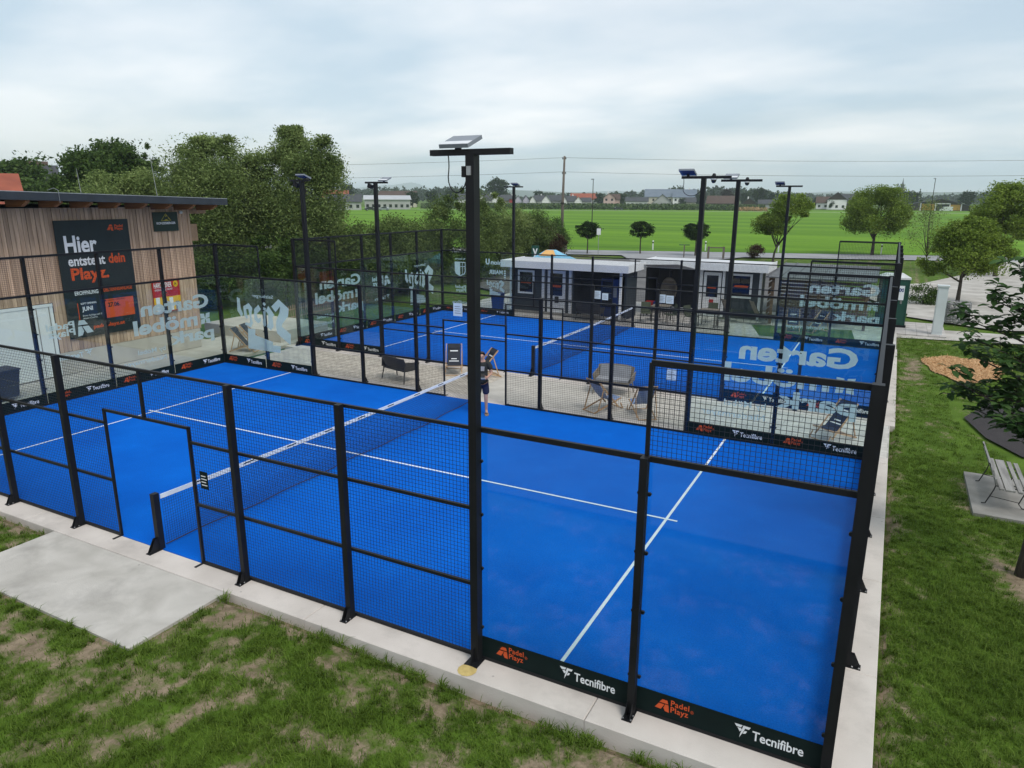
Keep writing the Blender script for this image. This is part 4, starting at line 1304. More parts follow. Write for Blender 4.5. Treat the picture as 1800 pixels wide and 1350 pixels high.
t = thing('vending_machine', 'blue drinks vending machine inside the left club hut', 'vending machine', (-11.65, 25.6, 0.02))
MB().box(-.42, .42, -.35, .3, 0.05, 1.85).build('body', 'vending_blue', t)
MB().box(-.36, .16, -.362, -.351, 0.55, 1.72).build('display_window', 'dark_glass', t)
for k in range(4):
    MB().box(-.33, .13, -.372, -.363, 0.66 + k * .26, 0.68 + k * .26).build('shelf', 'lamp_grey', t)
MB().box(.2, .36, -.362, -.351, 1.0, 1.5).build('coin_panel', 'lamp_grey', t)
t = thing('blue_bin', 'blue waste bin beside the left corner of the club hut', 'bin', (-17.35, 24.7, 0))
MB().add([(-.2, -.2, 0), (.2, -.2, 0), (.2, .2, 0), (-.2, .2, 0), (-.25, -.25, .85), (.25, -.25, .85), (.25, .25, .85), (-.25, .25, .85)], [(0, 3, 2, 1), (4, 5, 6, 7), (0, 1, 5, 4), (1, 2, 6, 5), (2, 3, 7, 6), (3, 0, 4, 7)]).build('body', 'bin_blue', t)
MB().box(-.27, .27, -.27, .27, .85, .92).build('lid', 'bin_blue', t)

h2 = thing('lounge_hut', 'dark grey lounge hut with white flat roof, right of the passage', 'hut', (0, 0, 0))
siding(h2, -6.95, -5.35, 28.3, 0.12, 2.3)
MB().box(-8.1, -5.4, 28.37, 30.0, 0.02, 2.3).build('wall', 'hut_siding', h2)
hut_window(h2, -6.70, -5.72, 28.3, 0.98, 2.12)
MB().box(-5.40, -5.28, 28.26, 28.4, 0.0, 2.3).build('corner_trim', 'white_paint', h2)
hut_door(h2, -7.98, -7.15, 28.36, 2.12)
MB().box(-8.2, -8.04, 28.28, 28.4, 0.02, 2.3).build('post', 'white_paint', h2)
MB().box(-7.1, -6.97, 28.28, 28.4, 0.02, 2.3).build('post', 'white_paint', h2)
MB().boxm(Matrix.Translation((-7.56, 28.285, 0.62)), 0.2, 0.02, 0.42).build('red_notice', 'red_paint', h2)
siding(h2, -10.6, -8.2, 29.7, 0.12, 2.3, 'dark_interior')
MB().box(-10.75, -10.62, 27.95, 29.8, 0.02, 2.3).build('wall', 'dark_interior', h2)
hut_roof(h2, -11.0, -5.0, 27.8, 30.4, 2.29)
t = MB().add([(-11.3, 26.9, 2.56), (-10.4, 26.6, 2.50), (-9.0, 27.2, 2.52), (-8.2, 27.78, 2.28), (-10.6, 27.78, 2.30), (-11.2, 27.5, 2.40)], [(0, 1, 5), (1, 2, 4, 5), (2, 3, 4)]).build('shade_sail', 'sail_grey')
md = t.modifiers.new('thick', 'SOLIDIFY'); md.thickness = 0.012
tag(t, 'grey shade sail stretched from the lounge hut roof over the passage', 'shade sail')

# open shed with seamed metal roof
t = thing('wood_shed', 'open timber shed with grey seamed metal roof right of the huts', 'shed', (0, 0, 0))
mb = MB()
mb.add([(-5.0, 27.3, 2.12), (-0.5, 27.3, 2.12), (-0.5, 33.6, 2.26), (-5.0, 33.6, 2.26), (-5.0, 27.3, 2.16), (-0.5, 27.3, 2.16), (-0.5, 33.6, 2.30), (-5.0, 33.6, 2.30)], [(0, 3, 2, 1), (4, 5, 6, 7), (0, 1, 5, 4), (1, 2, 6, 5), (2, 3, 7, 6), (3, 0, 4, 7)])
rf = mb.build('roof', 'shed_roof', t)
for i in range(9):
    x = -4.95 + i * 0.553
    MB().bar((x, 27.3, 2.175), (x, 33.6, 2.315), 0.03, 0.035).build('roof_seam', 'shed_roof', rf)
for x in (-4.7, -2.75, -0.8):
    MB().box(x - .06, x + .06, 27.6, 27.72, 0, 2.12).build('post', 'shed_wood', t)
for k in range(12):
    MB().box(-4.64, -0.74, 29.0, 29.025, 0.12 + k * 0.165, 0.12 + k * 0.165 + 0.115).build('slat', 'shed_wood', t)
for k in range(7):
    MB().box(-4.9, -4.87, 27.7, 29.0, 0.12 + k * 0.3, 0.34 + k * 0.3).build('side_slat', 'shed_wood', t)
lg = MB()
for j in range(6):
    for i in range(22):
        x = -4.5 + i * 0.165 + random.uniform(-.02, .02); z = 0.12 + j * 0.15
        lg.tube([(x, 29.2, z), (x, 29.7, z)], random.uniform(.05, .08), 6)
o = lg.build('firewood', 'beech'); tag(o, 'stacked firewood logs inside the open timber shed', 'firewood', kind='stuff')

# portable toilet, meter cabinet, gabion
t = thing('portable_toilet', 'dark green portable toilet cabin with white roof behind the courts', 'portable toilet', (0.16, 29.9, 0.0), R(8))
MB().box(-.55, .55, -.55, .55, 0.10, 2.12).build('cabin', 'toilet_green', t)
MB().box(-.60, .60, -.60, .60, 0.0, 0.10).build('skid', 'black_steel', t)
d = MB().box(-.40, .40, -.572, -.552, 0.16, 2.02).build('door', 'toilet_green', t)
MB().box(-.36, .36, -.582, -.573, 0.25, 1.0).build('door_panel', 'toilet_green', d)
MB().box(.24, .32, -.60, -.583, 1.05, 1.2).build('latch', 'bolt_metal', d)
for s in (-.55, .51):
    for yy in (-.56,):
        MB().box(s, s + .04, yy - .012, yy + .01, .12, 2.12).build('corner_rib', 'toilet_green', t)
for k in range(7):
    MB().box(.552, .562, -.35, .35, .3 + k * .05, .32 + k * .05).build('vent_louvre', 'toilet_green', t)
MB().add([(-.58, -.58, 2.12), (.58, -.58, 2.12), (.58, .58, 2.12), (-.58, .58, 2.12), (-.58, -.58, 2.20), (.58, -.58, 2.20), (.58, .58, 2.20), (-.58, .58, 2.20), (-.35, -.3, 2.34), (.35, -.3, 2.34), (.35, .3, 2.34), (-.35, .3, 2.34)],
         [(0, 3, 2, 1), (0, 1, 5, 4), (1, 2, 6, 5), (2, 3, 7, 6), (3, 0, 4, 7), (4, 5, 9, 8), (5, 6, 10, 9), (6, 7, 11, 10), (7, 4, 8, 11), (8, 9, 10, 11)]).build('roof', 'toilet_roof', t)
F = frame((-.02, -.583, 1.32), (1, 0, 0), (0, 0, 1))
st = MB().box(0.02, .36, -.588, -.5835, 1.22, 1.85).build('door_sticker', 'white_print', t)
lettering('DIXI', frame((0, -.5885, 0), (1, 0, 0), (0, 0, 1)), 0.05, 1.58, 0.28, 0.16, 'bin_blue', st, 0.05)
t = thing('meter_cabinet', 'tall pale grey meter cabinet standing on the tiled pad', 'cabinet', (2.0, 28.35, -0.004))
MB().box(-.19, .19, -.16, .16, 0, 2.02).build('body', 'cabinet', t)
MB().box(-.16, .16, -.172, -.1605, .12, 1.92).build('door', 'cabinet', t)
MB().box(-.225, .225, -.20, .20, 2.02, 2.08).build('cap', 'cabinet', t)
t = thing('gabion', 'wire basket filled with grey stones behind the meter cabinet', 'gabion', (2.95, 32.3, 0))
mb = MB()
for i in range(300):
    face = random.random()
    x, y, z = random.uniform(-.42, .42), random.uniform(-.42, .42), random.uniform(.04, .88)
    if face < .45: y = -.42
    elif face < .75: x = -.42
    elif face < .9: z = .88
    r = random.uniform(.045, .085)
    mb.lathe([(r * .2, -r * .8), (r * random.uniform(.7, 1), -r * .3), (r * random.uniform(.8, 1), r * .35), (r * .3, r * .75)], 5, (x, y, z))
mb.build('stones', 'stone', t, kind='stuff')
mb = MB()
for k in range(10):
    a = -.47 + k * .104
    for yy in (-.47, .47):
        mb.wire((a, yy, 0), (a, yy, .95), .008); mb.wire((-.47, yy, .02 + k * .103), (.47, yy, .02 + k * .103), .008)
    for xx in (-.47, .47):
        mb.wire((xx, a, 0), (xx, a, .95), .008); mb.wire((xx, -.47, .02 + k * .103), (xx, .47, .02 + k * .103), .008)
mb.build('wire_basket', 'galvanised', t, kind='stuff')


# ------------------------------------------------------------------ park bench on its slab
o = MB().box(1.86, 3.05, 8.05, 10.4, -0.16, -0.035).build('bench_slab', 'concrete_grey')
tag(o, 'grey concrete slab under the weathered park bench', 'slab')
t = thing('park_bench', 'weathered grey wooden park bench with thin iron legs on a slab', 'bench', (2.15, 9.25, -0.035), 0)
for k, (x, wd) in enumerate(((.12, .07), (.26, .15), (.42, .07), (.54, .07))):
    MB().bar((x, -.92 + .02 * k, .43 - .012 * k), (x, .92, .43 - .012 * k), wd, .035).build('seat_slat', 'grey_wood', t)
for k, (x, z) in enumerate(((.02, .56), (-.05, .72))):
    M = Matrix.Translation((x, 0, z)) @ Matrix.Rotation(R(-14), 4, 'Y')
    MB().boxm(M, .03, 1.84, .12).build('back_slat', 'grey_wood', t)
for y in (-.62, .62):
    MB().tube([(-.12, y, .012), (-.06, y, .02), (.04, y, .30), (.06, y, .40), (.0, y, .60), (-.10, y, .82)], .011, 6).build('leg', 'iron', t)
    MB().tube([(.60, y, .012), (.52, y, .02), (.46, y, .10), (.52, y, .30), (.57, y, .375), (.06, y, .39)], .011, 6).build('leg', 'iron', t)
    MB().tube([(.0, y, .17), (.47, y, .12)], .007, 5).build('stretcher', 'iron', t)


# ------------------------------------------------------------------ deck chairs and other seats
def deck_chair(loc, rz, label, fabric='sling_dark', group='folding deck chairs', prints=False, s=1.0):
    """the sitter faces -y; head end high at +y"""
    t = thing('deck_chair', label, 'deck chair', loc, rz, group)
    t.scale = (.88, .88, .86)
    w = 0.29 * s
    # long frame: from front bottom (0,-.62) up to head (0,.42,.92)
    for sx in (-w, w):
        MB().bar((sx, -0.42, 0.10), (sx, 0.40, 1.02), .022, .045).build('long_rail', 'beech', t)
        MB().bar((sx * .90, -0.55, 0.36), (sx * .90, 0.52, 0.02), .022, .045).build('base_rail', 'beech', t)
        MB().bar((sx * 1.06, 0.20, 0.78), (sx * 1.06, 0.42, 0.06), .020, .035).build('prop', 'beech', t)
        MB().bar((sx * 1.06, -0.50, 0.21), (sx * 1.06, -0.60, 0.02), .020, .035).build('front_leg', 'beech', t)
    for (y, z) in ((0.40, 1.01), (-0.545, 0.36), (0.52, 0.025), (-0.6, 0.025)):
        MB().tube([(-w, y, z), (w, y, z)], .014, 6).build('cross_bar', 'beech', t)
    n = 12
    pts = []
    for i in range(n + 1):
        a = i / n
        if a < .66:
            q = a / .66; y = 0.40 - .52 * q; z = 1.03 - .70 * q - .05 * math.sin(math.pi * q)
        else:
            q = (a - .66) / .34; y = -0.12 - .43 * q; z = .33 + .05 * q - .06 * math.sin(math.pi * q)
        pts.append((y, z))
    mb = MB()
    mb.add([(sx, y, z) for y, z in pts for sx in (-w * .84, w * .84)], [(2 * i, 2 * i + 1, 2 * i + 3, 2 * i + 2) for i in range(n)])
    sl = mb.build('sling', fabric, t)
    md = sl.modifiers.new('thick', 'SOLIDIFY'); md.thickness = 0.006
    MB().boxm(Matrix.Translation((0, pts[1][0], pts[1][1] + .012)) @ Matrix.Rotation(R(52), 4, 'X'), w * 1.7, .15, .03).build('head_pad', 'sling_dark', t)
    if prints:
        for q, (i, hw) in enumerate(((2, .5), (5, .35), (6, .62))):
            (ya, za), (yb, zb) = pts[i], pts[i + 1]
            d = Vector((0, yb - ya, zb - za)); nrm = Vector((0, -d.z, d.y)).normalized() * (-1 if d.y * 1 > 0 else 1)
            for sg in (-1, 1):
                a = Vector((0, ya, za)) + d * .25 + nrm * .009 * sg; b = Vector((0, ya, za)) + d * .6 + nrm * .009 * sg
                MB().add([(-w * hw, a.y, a.z), (w * hw, a.y, a.z), (w * hw, b.y, b.z), (-w * hw, b.y, b.z)], [(0, 1, 2, 3)]).build('sling_print', 'white_print', sl)
    return t


Z0 = -0.012
deck_chair((-12.35, 12.65, Z0), R(30), 'dark deck chair seen from behind, left of the child', 'sling_dark', prints=True)
deck_chair((-11.15, 12.6, Z0), R(-38), 'dark deck chair leaning right behind the standing child', 'sling_dark', prints=True)
deck_chair((-6.55, 10.95, Z0), R(152), 'blue deck chair at left of the pair between the courts', 'sling_blue')
deck_chair((-5.4, 10.95, Z0), R(-145), 'blue deck chair at right of the pair between the courts', 'sling_blue')
deck_chair((-0.75, 11.4, Z0), R(-38), 'dark deck chair behind the big print near the right end', 'sling_dark', prints=True)
deck_chair((-20.95, 11.7, -0.016), R(112), 'striped deck chair on the concrete beyond the front court corner, nearer one', 'sling_dark')
deck_chair((-21.25, 12.4, -0.016), R(112), 'striped deck chair on the concrete beyond the front court corner, farther one', 'sling_dark')
deck_chair((-3.55, 26.3, -0.008), R(10), 'deck chair on the grass before the wood shed, left', 'sling_dark', prints=True)
deck_chair((-2.55, 26.4, -0.008), R(-40), 'deck chair on the grass before the wood shed, right', 'sling_dark', prints=True)


def resin_sofa(loc, rz, label, mat, wid, cushion=None):
    """moulded resin bench: sitter faces -y"""
    t = thing('garden_sofa', label, 'sofa', loc, rz)
    h = wid / 2
    mb = MB()
    n = 14
    back = []
    for i in range(n + 1):
        a = -1 + 2 * i / n
        x = h * a
        y = 0.30 - 0.10 * abs(a) ** 4
        top = 0.80 - 0.03 * a * a
        back.append((x, y, top))
    vs = []
    for x, y, z in back:
        vs += [(x, y - .10, .42), (x * 1.01, y + .06, z)]
    mb.add(vs, [(2 * i, 2 * i + 1, 2 * i + 3, 2 * i + 2) for i in range(n)])
    b = mb.build('backrest', mat, t)
    b.modifiers.new('thick', 'SOLIDIFY').thickness = 0.03
    MB().box(-h + .02, h - .02, -.32, .22, .36, .41).build('seat', mat, t)
    for s in (-1, 1):
        MB().add([(s * h, .24, .40), (s * h, -.30, .40), (s * (h + .03), -.34, .60), (s * (h + .03), .20, .66)], [(0, 1, 2, 3)]).build('arm', mat, t).modifiers.new('thick', 'SOLIDIFY').thickness = 0.03
        for y0, y1 in ((-.28, -.34), (.2, .27)):
            MB().tube([(s * (h - .04), y0, .37), (s * (h + .0), y1, 0.0)], [.022, .015], 6).build('leg', mat, t)
    if cushion:
        MB().box(-h + .06, h - .06, -.30, .16, .412, .47).build('seat_cushion', cushion, t)
        MB().boxm(Matrix.Translation((0, .17, .62)) @ Matrix.Rotation(R(-14), 4, 'X'), wid - .16, .07, .36).build('back_cushion', cushion, t)
    return t


resin_sofa((-13.3, 10.95, Z0), R(165), 'dark grey resin two seat sofa turned its back to the front court', 'resin_grey', 1.10)
resin_sofa((-6.85, 12.72, Z0), R(6), 'taupe two seat sofa with grey cushions behind the blue deck chairs', 'resin_taupe', 1.08, 'cushion_grey')
resin_sofa((-12.3, 24.45, -0.016), R(180), 'dark resin sofa before the vending machine of the left hut', 'resin_grey', 1.2)


def garden_chair(loc, rz, label, mat='olive_fabric', high=0.88):
    t = thing('garden_chair', label, 'chair', loc, rz, 'garden chairs before the huts')
    MB().boxm(Matrix.Translation((0, 0, .43)), .44, .44, .03).build('seat', mat, t)
    MB().boxm(Matrix.Translation((0, .25, (.43 + high) / 2 + .02)) @ Matrix.Rotation(R(-16), 4, 'X'), .44, .025, high - .43).build('backrest', mat, t)
    for sx in (-.22, .22):
        MB().tube([(sx, -.22, .43), (sx * 1.1, -.26, 0)], .012, 5).build('leg', 'iron', t)
        MB().tube([(sx, .2, .43), (sx * 1.1, .28, 0)], .012, 5).build('leg', 'iron', t)
        MB().tube([(sx * 1.08, -.22, .42), (sx * 1.12, -.24, .64), (sx * 1.1, .24, .66)], .011, 5).build('arm', 'iron', t)
    return t


ZP = -0.016
garden_chair((-9.85, 25.3, ZP), R(20), 'olive garden chair nearest the passage, left of the first table')
garden_chair((-8.7, 25.35, ZP), R(-50), 'olive garden chair right of the first table before the lounge hut')
garden_chair((-7.75, 25.3, ZP), R(60), 'olive garden chair left of the second table')
garden_chair((-6.35, 25.4, ZP), R(-70), 'olive garden chair right of the second table')
garden_chair((-7.1, 26.55, ZP), R(5), 'olive garden chair behind the second table')
for k, (x, y, lb) in enumerate(((-9.3, 25.9, 'grey garden table at the passage with chairs round it'), (-7.05, 25.6, 'grey garden table before the lounge hut door'))):
    t = thing('garden_table', lb, 'table', (x, y, ZP))
    MB().box(-.4, .4, -.4, .4, .71, .74).build('table_top', 'resin_taupe', t)
    for sx in (-.35, .35):
        for sy in (-.35, .35):
            MB().box(sx - .02, sx + .02, sy - .02, sy + .02, 0, .71).build('leg', 'iron', t)


def sun_chair(loc, rz, label):
    t = thing('lounge_chair', label, 'lounge chair', loc, rz, 'high backed lounge chairs')
    prof = [(-.45, .34), (-.1, .30), (.12, .33), (.36, .72), (.55, 1.08)]
    mb = MB()
    mb.add([(sx, y, z) for y, z in prof for sx in (-.24, .24)], [(2 * i, 2 * i + 1, 2 * i + 3, 2 * i + 2) for i in range(4)])
    mb.build('sling', 'resin_taupe', t).modifiers.new('thick', 'SOLIDIFY').thickness = 0.012
    for sx in (-.26, .26):
        MB().tube([(sx, y, z) for y, z in prof], .013, 5).build('frame_tube', 'iron', t)
        MB().tube([(sx, -.35, .33), (sx, -.45, 0), (sx, .45, .0), (sx, .2, .45)], .012, 5).build('leg', 'iron', t)
        MB().tube([(sx, -.38, .34), (sx * 1.06, -.3, .55), (sx * 1.06, .25, .55)], .012, 5).build('arm', 'iron', t)
    return t


sun_chair((-6.3, 27.3, ZP), R(140), 'taupe high backed lounge chair below the lounge hut window, left')
sun_chair((-5.0, 27.2, ZP), R(125), 'taupe high backed lounge chair at the right corner of the lounge hut')

t = thing('egg_chair', 'wicker egg shaped hanging chair in the dark recess of the lounge hut', 'hanging chair', (-9.75, 28.6, ZP))
mb = MB()
n = 14
for j in range(9):
    a0 = -0.5 * math.pi + math.pi * j / 9; a1 = -0.5 * math.pi + math.pi * (j + 1) / 9
    for i in range(n):
        b0 = 2 * math.pi * i / n; b1 = 2 * math.pi * (i + 1) / n
        if math.sin((b0 + b1) / 2) < -0.55 and 2 <= j <= 6:
            continue
        mb.add([(.42 * math.cos(a) * math.cos(b), .38 * math.cos(a) * math.sin(b), 1.15 + .62 * math.sin(a)) for a, b in ((a0, b0), (a0, b1), (a1, b1), (a1, b0))], [(0, 1, 2, 3)])
mb.build('basket', 'resin_taupe', t)
MB().tube([(0, .55, 0), (0, .62, 1.6), (0, .4, 2.05), (0, 0, 2.1), (0, 0, 1.78)], .025, 6).build('stand', 'iron', t)
MB().lathe([(.45, 0), (.45, .03)], 14, (0, .4, 0)).build('base', 'iron', t)

# a serving table with baskets in the passage between the huts
t = thing('serving_table', 'low table with red and blue boxes in the passage between the huts', 'table', (-10.0, 27.0, ZP))
MB().box(-.45, .45, -.3, .3, .5, .54).build('table_top', 'resin_taupe', t)
for sx in (-.4, .4):
    for sy in (-.25, .25):
        MB().box(sx - .02, sx + .02, sy - .02, sy + .02, 0, .5).build('leg', 'iron', t)
for k, (x, m_, nm, lb) in enumerate(((-.2, 'red_paint', 'red_box', 'small red box on the serving table between the huts'), (.18, 'bin_blue', 'blue_box', 'small blue box on the serving table between the huts'))):
    b = MB().add([(-.15, -.12, 0), (.15, -.12, 0), (.15, .12, 0), (-.15, .12, 0), (-.18, -.15, .2), (.18, -.15, .2), (.18, .15, .2), (-.18, .15, .2), (-.16, -.13, .2), (.16, -.13, .2), (.16, .13, .2), (-.16, .13, .2), (-.14, -.11, .02), (.14, -.11, .02), (.14, .11, .02), (-.14, .11, .02)],
                 [(0, 3, 2, 1), (0, 1, 5, 4), (1, 2, 6, 5), (2, 3, 7, 6), (3, 0, 4, 7), (4, 5, 9, 8), (5, 6, 10, 9), (6, 7, 11, 10), (7, 4, 8, 11), (8, 9, 13, 12), (9, 10, 14, 13), (10, 11, 15, 14), (11, 8, 12, 15), (12, 13, 14, 15)]).build(nm, m_)
    b.location = (-10.0 + x, 27.0, ZP + .54)
    tag(b, lb, 'box')

# white notices on the fences
NOT = [(-10.65, 10, 2.37, 0.29, 0.36, 1, 'white notice high on the far fence of the front court behind the tall pole'),
       (-8.84, 0, 1.30, 0.17, 0.28, 0, 'small dark notice wired to the near fence beside the doorway'),
       (-4.56, 10, 1.28, 0.24, 0.28, 1, 'white notice on the far fence of the front court beside the right pole'),
       (-7.86, 13.5, 2.62, 0.21, 0.24, 1, 'white notice on the rear court near fence, left of a pair'),
       (-7.60, 13.5, 2.60, 0.19, 0.20, 1, 'smaller white notice on the rear court near fence, right of a pair'),
       (-5.89, 13.5, 2.64, 0.22, 0.24, 1, 'white notice on the rear court near fence, first of the right pair'),
       (-5.65, 13.5, 2.63, 0.22, 0.23, 1, 'white notice on the rear court near fence, second of the right pair')]
for x, y, z, w_, h_, k, lb in NOT:
    n_ = thing('notice', lb, 'notice', (x, y - 0.012 if y < 20 else y, z))
    MB().box(0, w_, -0.004, 0, 0, h_).build('sheet', 'paper' if k else 'banner', n_)
    for q in range(4):
        MB().box(w_ * .15, w_ * (.85 - .12 * (q % 2)), -0.0052, -0.0042, h_ * (.2 + q * .17), h_ * (.25 + q * .17)).build('print_line', 'lamp_grey' if k else 'white_print', n_)

# a yellowed grout pad under the nearest pole's base plate
o = MB().lathe([(.10, 0), (.12, .004), (.08, .012)], 12).build('rubber_ring', 'yellow_print')
o.data.materials[0] = pmat('foam', (0.55, 0.42, 0.16), (0.45, 0.33, 0.12), 12, 0.9)
o.location = (-4.0, -0.30, 0.0)
tag(o, 'yellow foam pad on the kerb at the foot of the nearest pole', 'pad')
# ------------------------------------------------------------------ the standing child / player
def skin_mesh(name, verts, edges, radii, mat, parent, sub=2, root=0):
    me = bpy.data.meshes.new(name)
    me.from_pydata([Vector(v) for v in verts], edges, [])
    o = bpy.data.objects.new(name, me)
    COL.objects.link(o)
    s = o.modifiers.new('skin', 'SKIN')
    s.use_smooth_shade = True
    layer = me.skin_vertices[0].data if len(me.skin_vertices) else None
    if layer is None:
        bpy.context.view_layer.objects.active = o
        bpy.ops.mesh.customdata_skin_add()
        layer = me.skin_vertices[0].data
    for i, r in enumerate(radii):
        layer[i].radius = (r, r) if not isinstance(r, tuple) else r
        layer[i].use_root = (i == root)
    ss = o.modifiers.new('sub', 'SUBSURF'); ss.levels = sub; ss.render_levels = sub
    dg = bpy.context.evaluated_depsgraph_get()
    m2 = bpy.data.meshes.new_from_object(o.evaluated_get(dg))
    bpy.data.objects.remove(o)
    m2.materials.clear(); m2.materials.append(MATS[mat])
    m2.name = name
    m2.shade_smooth()
    return link(name, m2, parent)


per = thing('person', 'person in dark shirt and navy shorts standing behind the nearest pole', 'person', (-9.16, 8.98, 0.004), R(30))
# faces -y in local space
J = [(0, 0, .92), (0, .01, 1.10), (0, .01, 1.30), (0, 0, 1.42), (0, -.005, 1.49), (0, -.015, 1.56), (0, -.01, 1.64),
     (.17, .01, 1.37), (.25, .03, 1.10), (.13, -.20, 1.04),
     (-.17, .01, 1.37), (-.25, .03, 1.10), (-.13, -.20, 1.06),
     (.09, 0, .86), (.10, -.02, .48), (.11, .02, .09), (.12, -.10, .04),
     (-.09, 0, .86), (-.11, -.03, .48), (-.13, .01, .09), (-.15, -.11, .04), (0, -.10, 1.555)]
E_ = [(0, 1), (1, 2), (2, 3), (3, 4), (4, 5), (5, 6), (3, 7), (7, 8), (8, 9), (3, 10), (10, 11), (11, 12), (0, 13), (13, 14), (14, 15), (15, 16), (0, 17), (17, 18), (18, 19), (19, 20), (5, 21)]
RR = [(.15, .10), (.135, .09), (.15, .09), (.08, .06), .055, (.078, .095), (.065, .075), .055, .040, .028, .055, .040, .028, .085, .055, .036, .038, .085, .055, .036, .038, .018]
skin_mesh('body', J, E_, RR, 'skin', per)
skin_mesh('shirt', [(0, 0, .80),  (0, .005, 1.10), (0, .01, 1.30), (0, .005, 1.41), (.17, .01, 1.375), (.235, .025, 1.20), (-.17, .01, 1.375), (-.235, .025, 1.20)],
          [(0, 1), (1, 2), (2, 3), (3, 4), (4, 5), (3, 6), (6, 7)], [(.175, .130), (.165, .12), (.172, .115), (.09, .075), .078, .082, .078, .082], 'shirt', per)
skin_mesh('shorts', [(0, 0, .97), (.085, -.005, .80), (.11, -.012, .53), (-.085, -.005, .80), (-.115, -.015, .53)], [(0, 1), (1, 2), (0, 3), (3, 4)], [(.168, .12), .105, .098, .105, .098], 'shorts', per)
mb = MB()
for j in range(7):
    for i in range(14):
        a0, a1 = -.25 + 1.8 * j / 7, -.25 + 1.8 * (j + 1) / 7; b0, b1 = 2 * math.pi * i / 14, 2 * math.pi * (i + 1) / 14
        if math.sin((b0 + b1) / 2) < -.35 and a0 < .62:
            continue
        mb.add([(.092 * math.cos(a) * math.cos(b), .005 + .108 * math.cos(a) * math.sin(b), 1.595 + .098 * math.sin(a)) for a, b in ((a0, b0), (a0, b1), (a1, b1), (a1, b0))], [(0, 1, 2, 3)])
mb.build('hair', 'hair', per, smooth=True)
for s in (-1, 1):
    MB().lathe([(.0, -.009), (.011, 0), (.0, .009)], 8, (s * .032, -.100, 1.585)).build('eye', 'black_print', per)
    MB().lathe([(.0, -.03), (.014, -.01), (.016, .015), (.0, .03)], 6, (s * .088, .0, 1.57)).build('ear', 'skin', per)
    hand = MB()
    hx, hy, hz = s * .115, -.225, 1.045
    hand.boxm(Matrix.Translation((hx, hy, hz)) @ Matrix.Rotation(s * R(25), 4, 'Z'), .045, .08, .075)
    for q in range(4):
        z = hz + .030 - q * .019; ln = (.030, .034, .032, .025)[q]
        hand.tube([(hx - s * .005, hy - .035, z), (hx - s * .03, hy - .06, z), (hx - s * (.03 + ln), hy - .05, z - .004)], [.009, .0085, .007], 6)
    hand.tube([(hx, hy - .01, hz + .035), (hx - s * .03, hy - .03, hz + .055), (hx - s * .05, hy - .035, hz + .05)], [.010, .009, .008], 6)
    hand.build('hand', 'skin', per, smooth=True)
    sd = MB()
    fx = .118 if s > 0 else -.142
    sd.prism([(-.045, .06), (.045, .06), (.055, -.10), (.03, -.19), (-.03, -.19), (-.05, -.10)], Matrix.Translation((fx, -.0, -.002)), .018)
    sd.tube([(fx - .05, -.06, .015), (fx - .01, -.11, .075), (fx + .05, -.06, .015)], .012, 5)
    sd.build('sandal', 'sandal', per)
MB().add([(-.07, -.1335, 1.20), (.06, -.1335, 1.20), (.07, -.133, 1.32), (-.05, -.133, 1.33)], [(0, 1, 2, 3)]).build('shirt_print', 'sail_grey', per)
o = thing('remote_control', 'small grey remote control held at the chest of the standing person', 'remote control', (-9.16, 8.98, 0.004), R(30))
MB().boxm(Matrix.Translation((0, -.275, 1.055)) @ Matrix.Rotation(R(35), 4, 'X'), .17, .10, .035).build('case', 'lamp_grey', o)
MB().boxm(Matrix.Translation((0, -.30, 1.125)) @ Matrix.Rotation(R(60), 4, 'X'), .15, .08, .01).build('phone', 'black_print', o)
for s in (-.05, .05):
    MB().tube([(s, -.265, 1.075), (s, -.27, 1.10)], .006, 6).build('stick', 'black_print', o)


# ------------------------------------------------------------------ vegetation
def leaves_np(c, size, rg, aspect=0.55, up=0.35):
    n = len(c)
    nrm = rg.normal(size=(n, 3)); nrm[:, 2] = np.abs(nrm[:, 2]) + up
    nrm /= np.linalg.norm(nrm, axis=1, keepdims=True)
    t = rg.normal(size=(n, 3)); t -= nrm * (t * nrm).sum(1, keepdims=True); t /= np.linalg.norm(t, axis=1, keepdims=True)
    b = np.cross(nrm, t)
    l = size * rg.uniform(.6, 1.3, (n, 1)); w = l * aspect
    v = np.stack([c - t * l / 2, c + b * w / 2 + nrm * l * .08, c + t * l / 2, c - b * w / 2 + nrm * l * .08], 1).reshape(-1, 3)
    return v


def quads(n):
    return np.arange(n * 4, dtype=np.int32).reshape(-1, 4)


def crown_points(ells, n, rg, clump=0.24, nclump=60, inner=0.35, droop=0.0):
    """leaf centres gathered in clumps spread through ellipsoids"""
    vol = np.array([e[3] * e[4] * e[5] for e in ells]) ** 0.75
    vol /= vol.sum()
    pts = []; cc = []
    for e, f in zip(ells, vol):
        k = max(4, int(nclump * f)); m_ = int(n * f)
        d = rg.normal(size=(k, 3)); d /= np.linalg.norm(d, axis=1, keepdims=True)
        rad = rg.uniform(inner, 1.0, (k, 1)) ** 0.6
        cen = d * rad
        cs = rg.uniform(.55, 1.35, (k, 1)) * clump
        idx = rg.integers(0, k, m_)
        p = cen[idx] + np.clip(rg.normal(size=(m_, 3)), -2.1, 2.1) * cs[idx] * np.array([1, 1, .75])
        p[:, 2] -= droop * np.abs(rg.normal(size=m_)) * (np.linalg.norm(p[:, :2], axis=1))
        pts.append(p * np.array(e[3:6]) + np.array(e[:3]))
        cc.append(cen * np.array(e[3:6]) + np.array(e[:3]))
    return np.concatenate(pts), np.concatenate(cc)


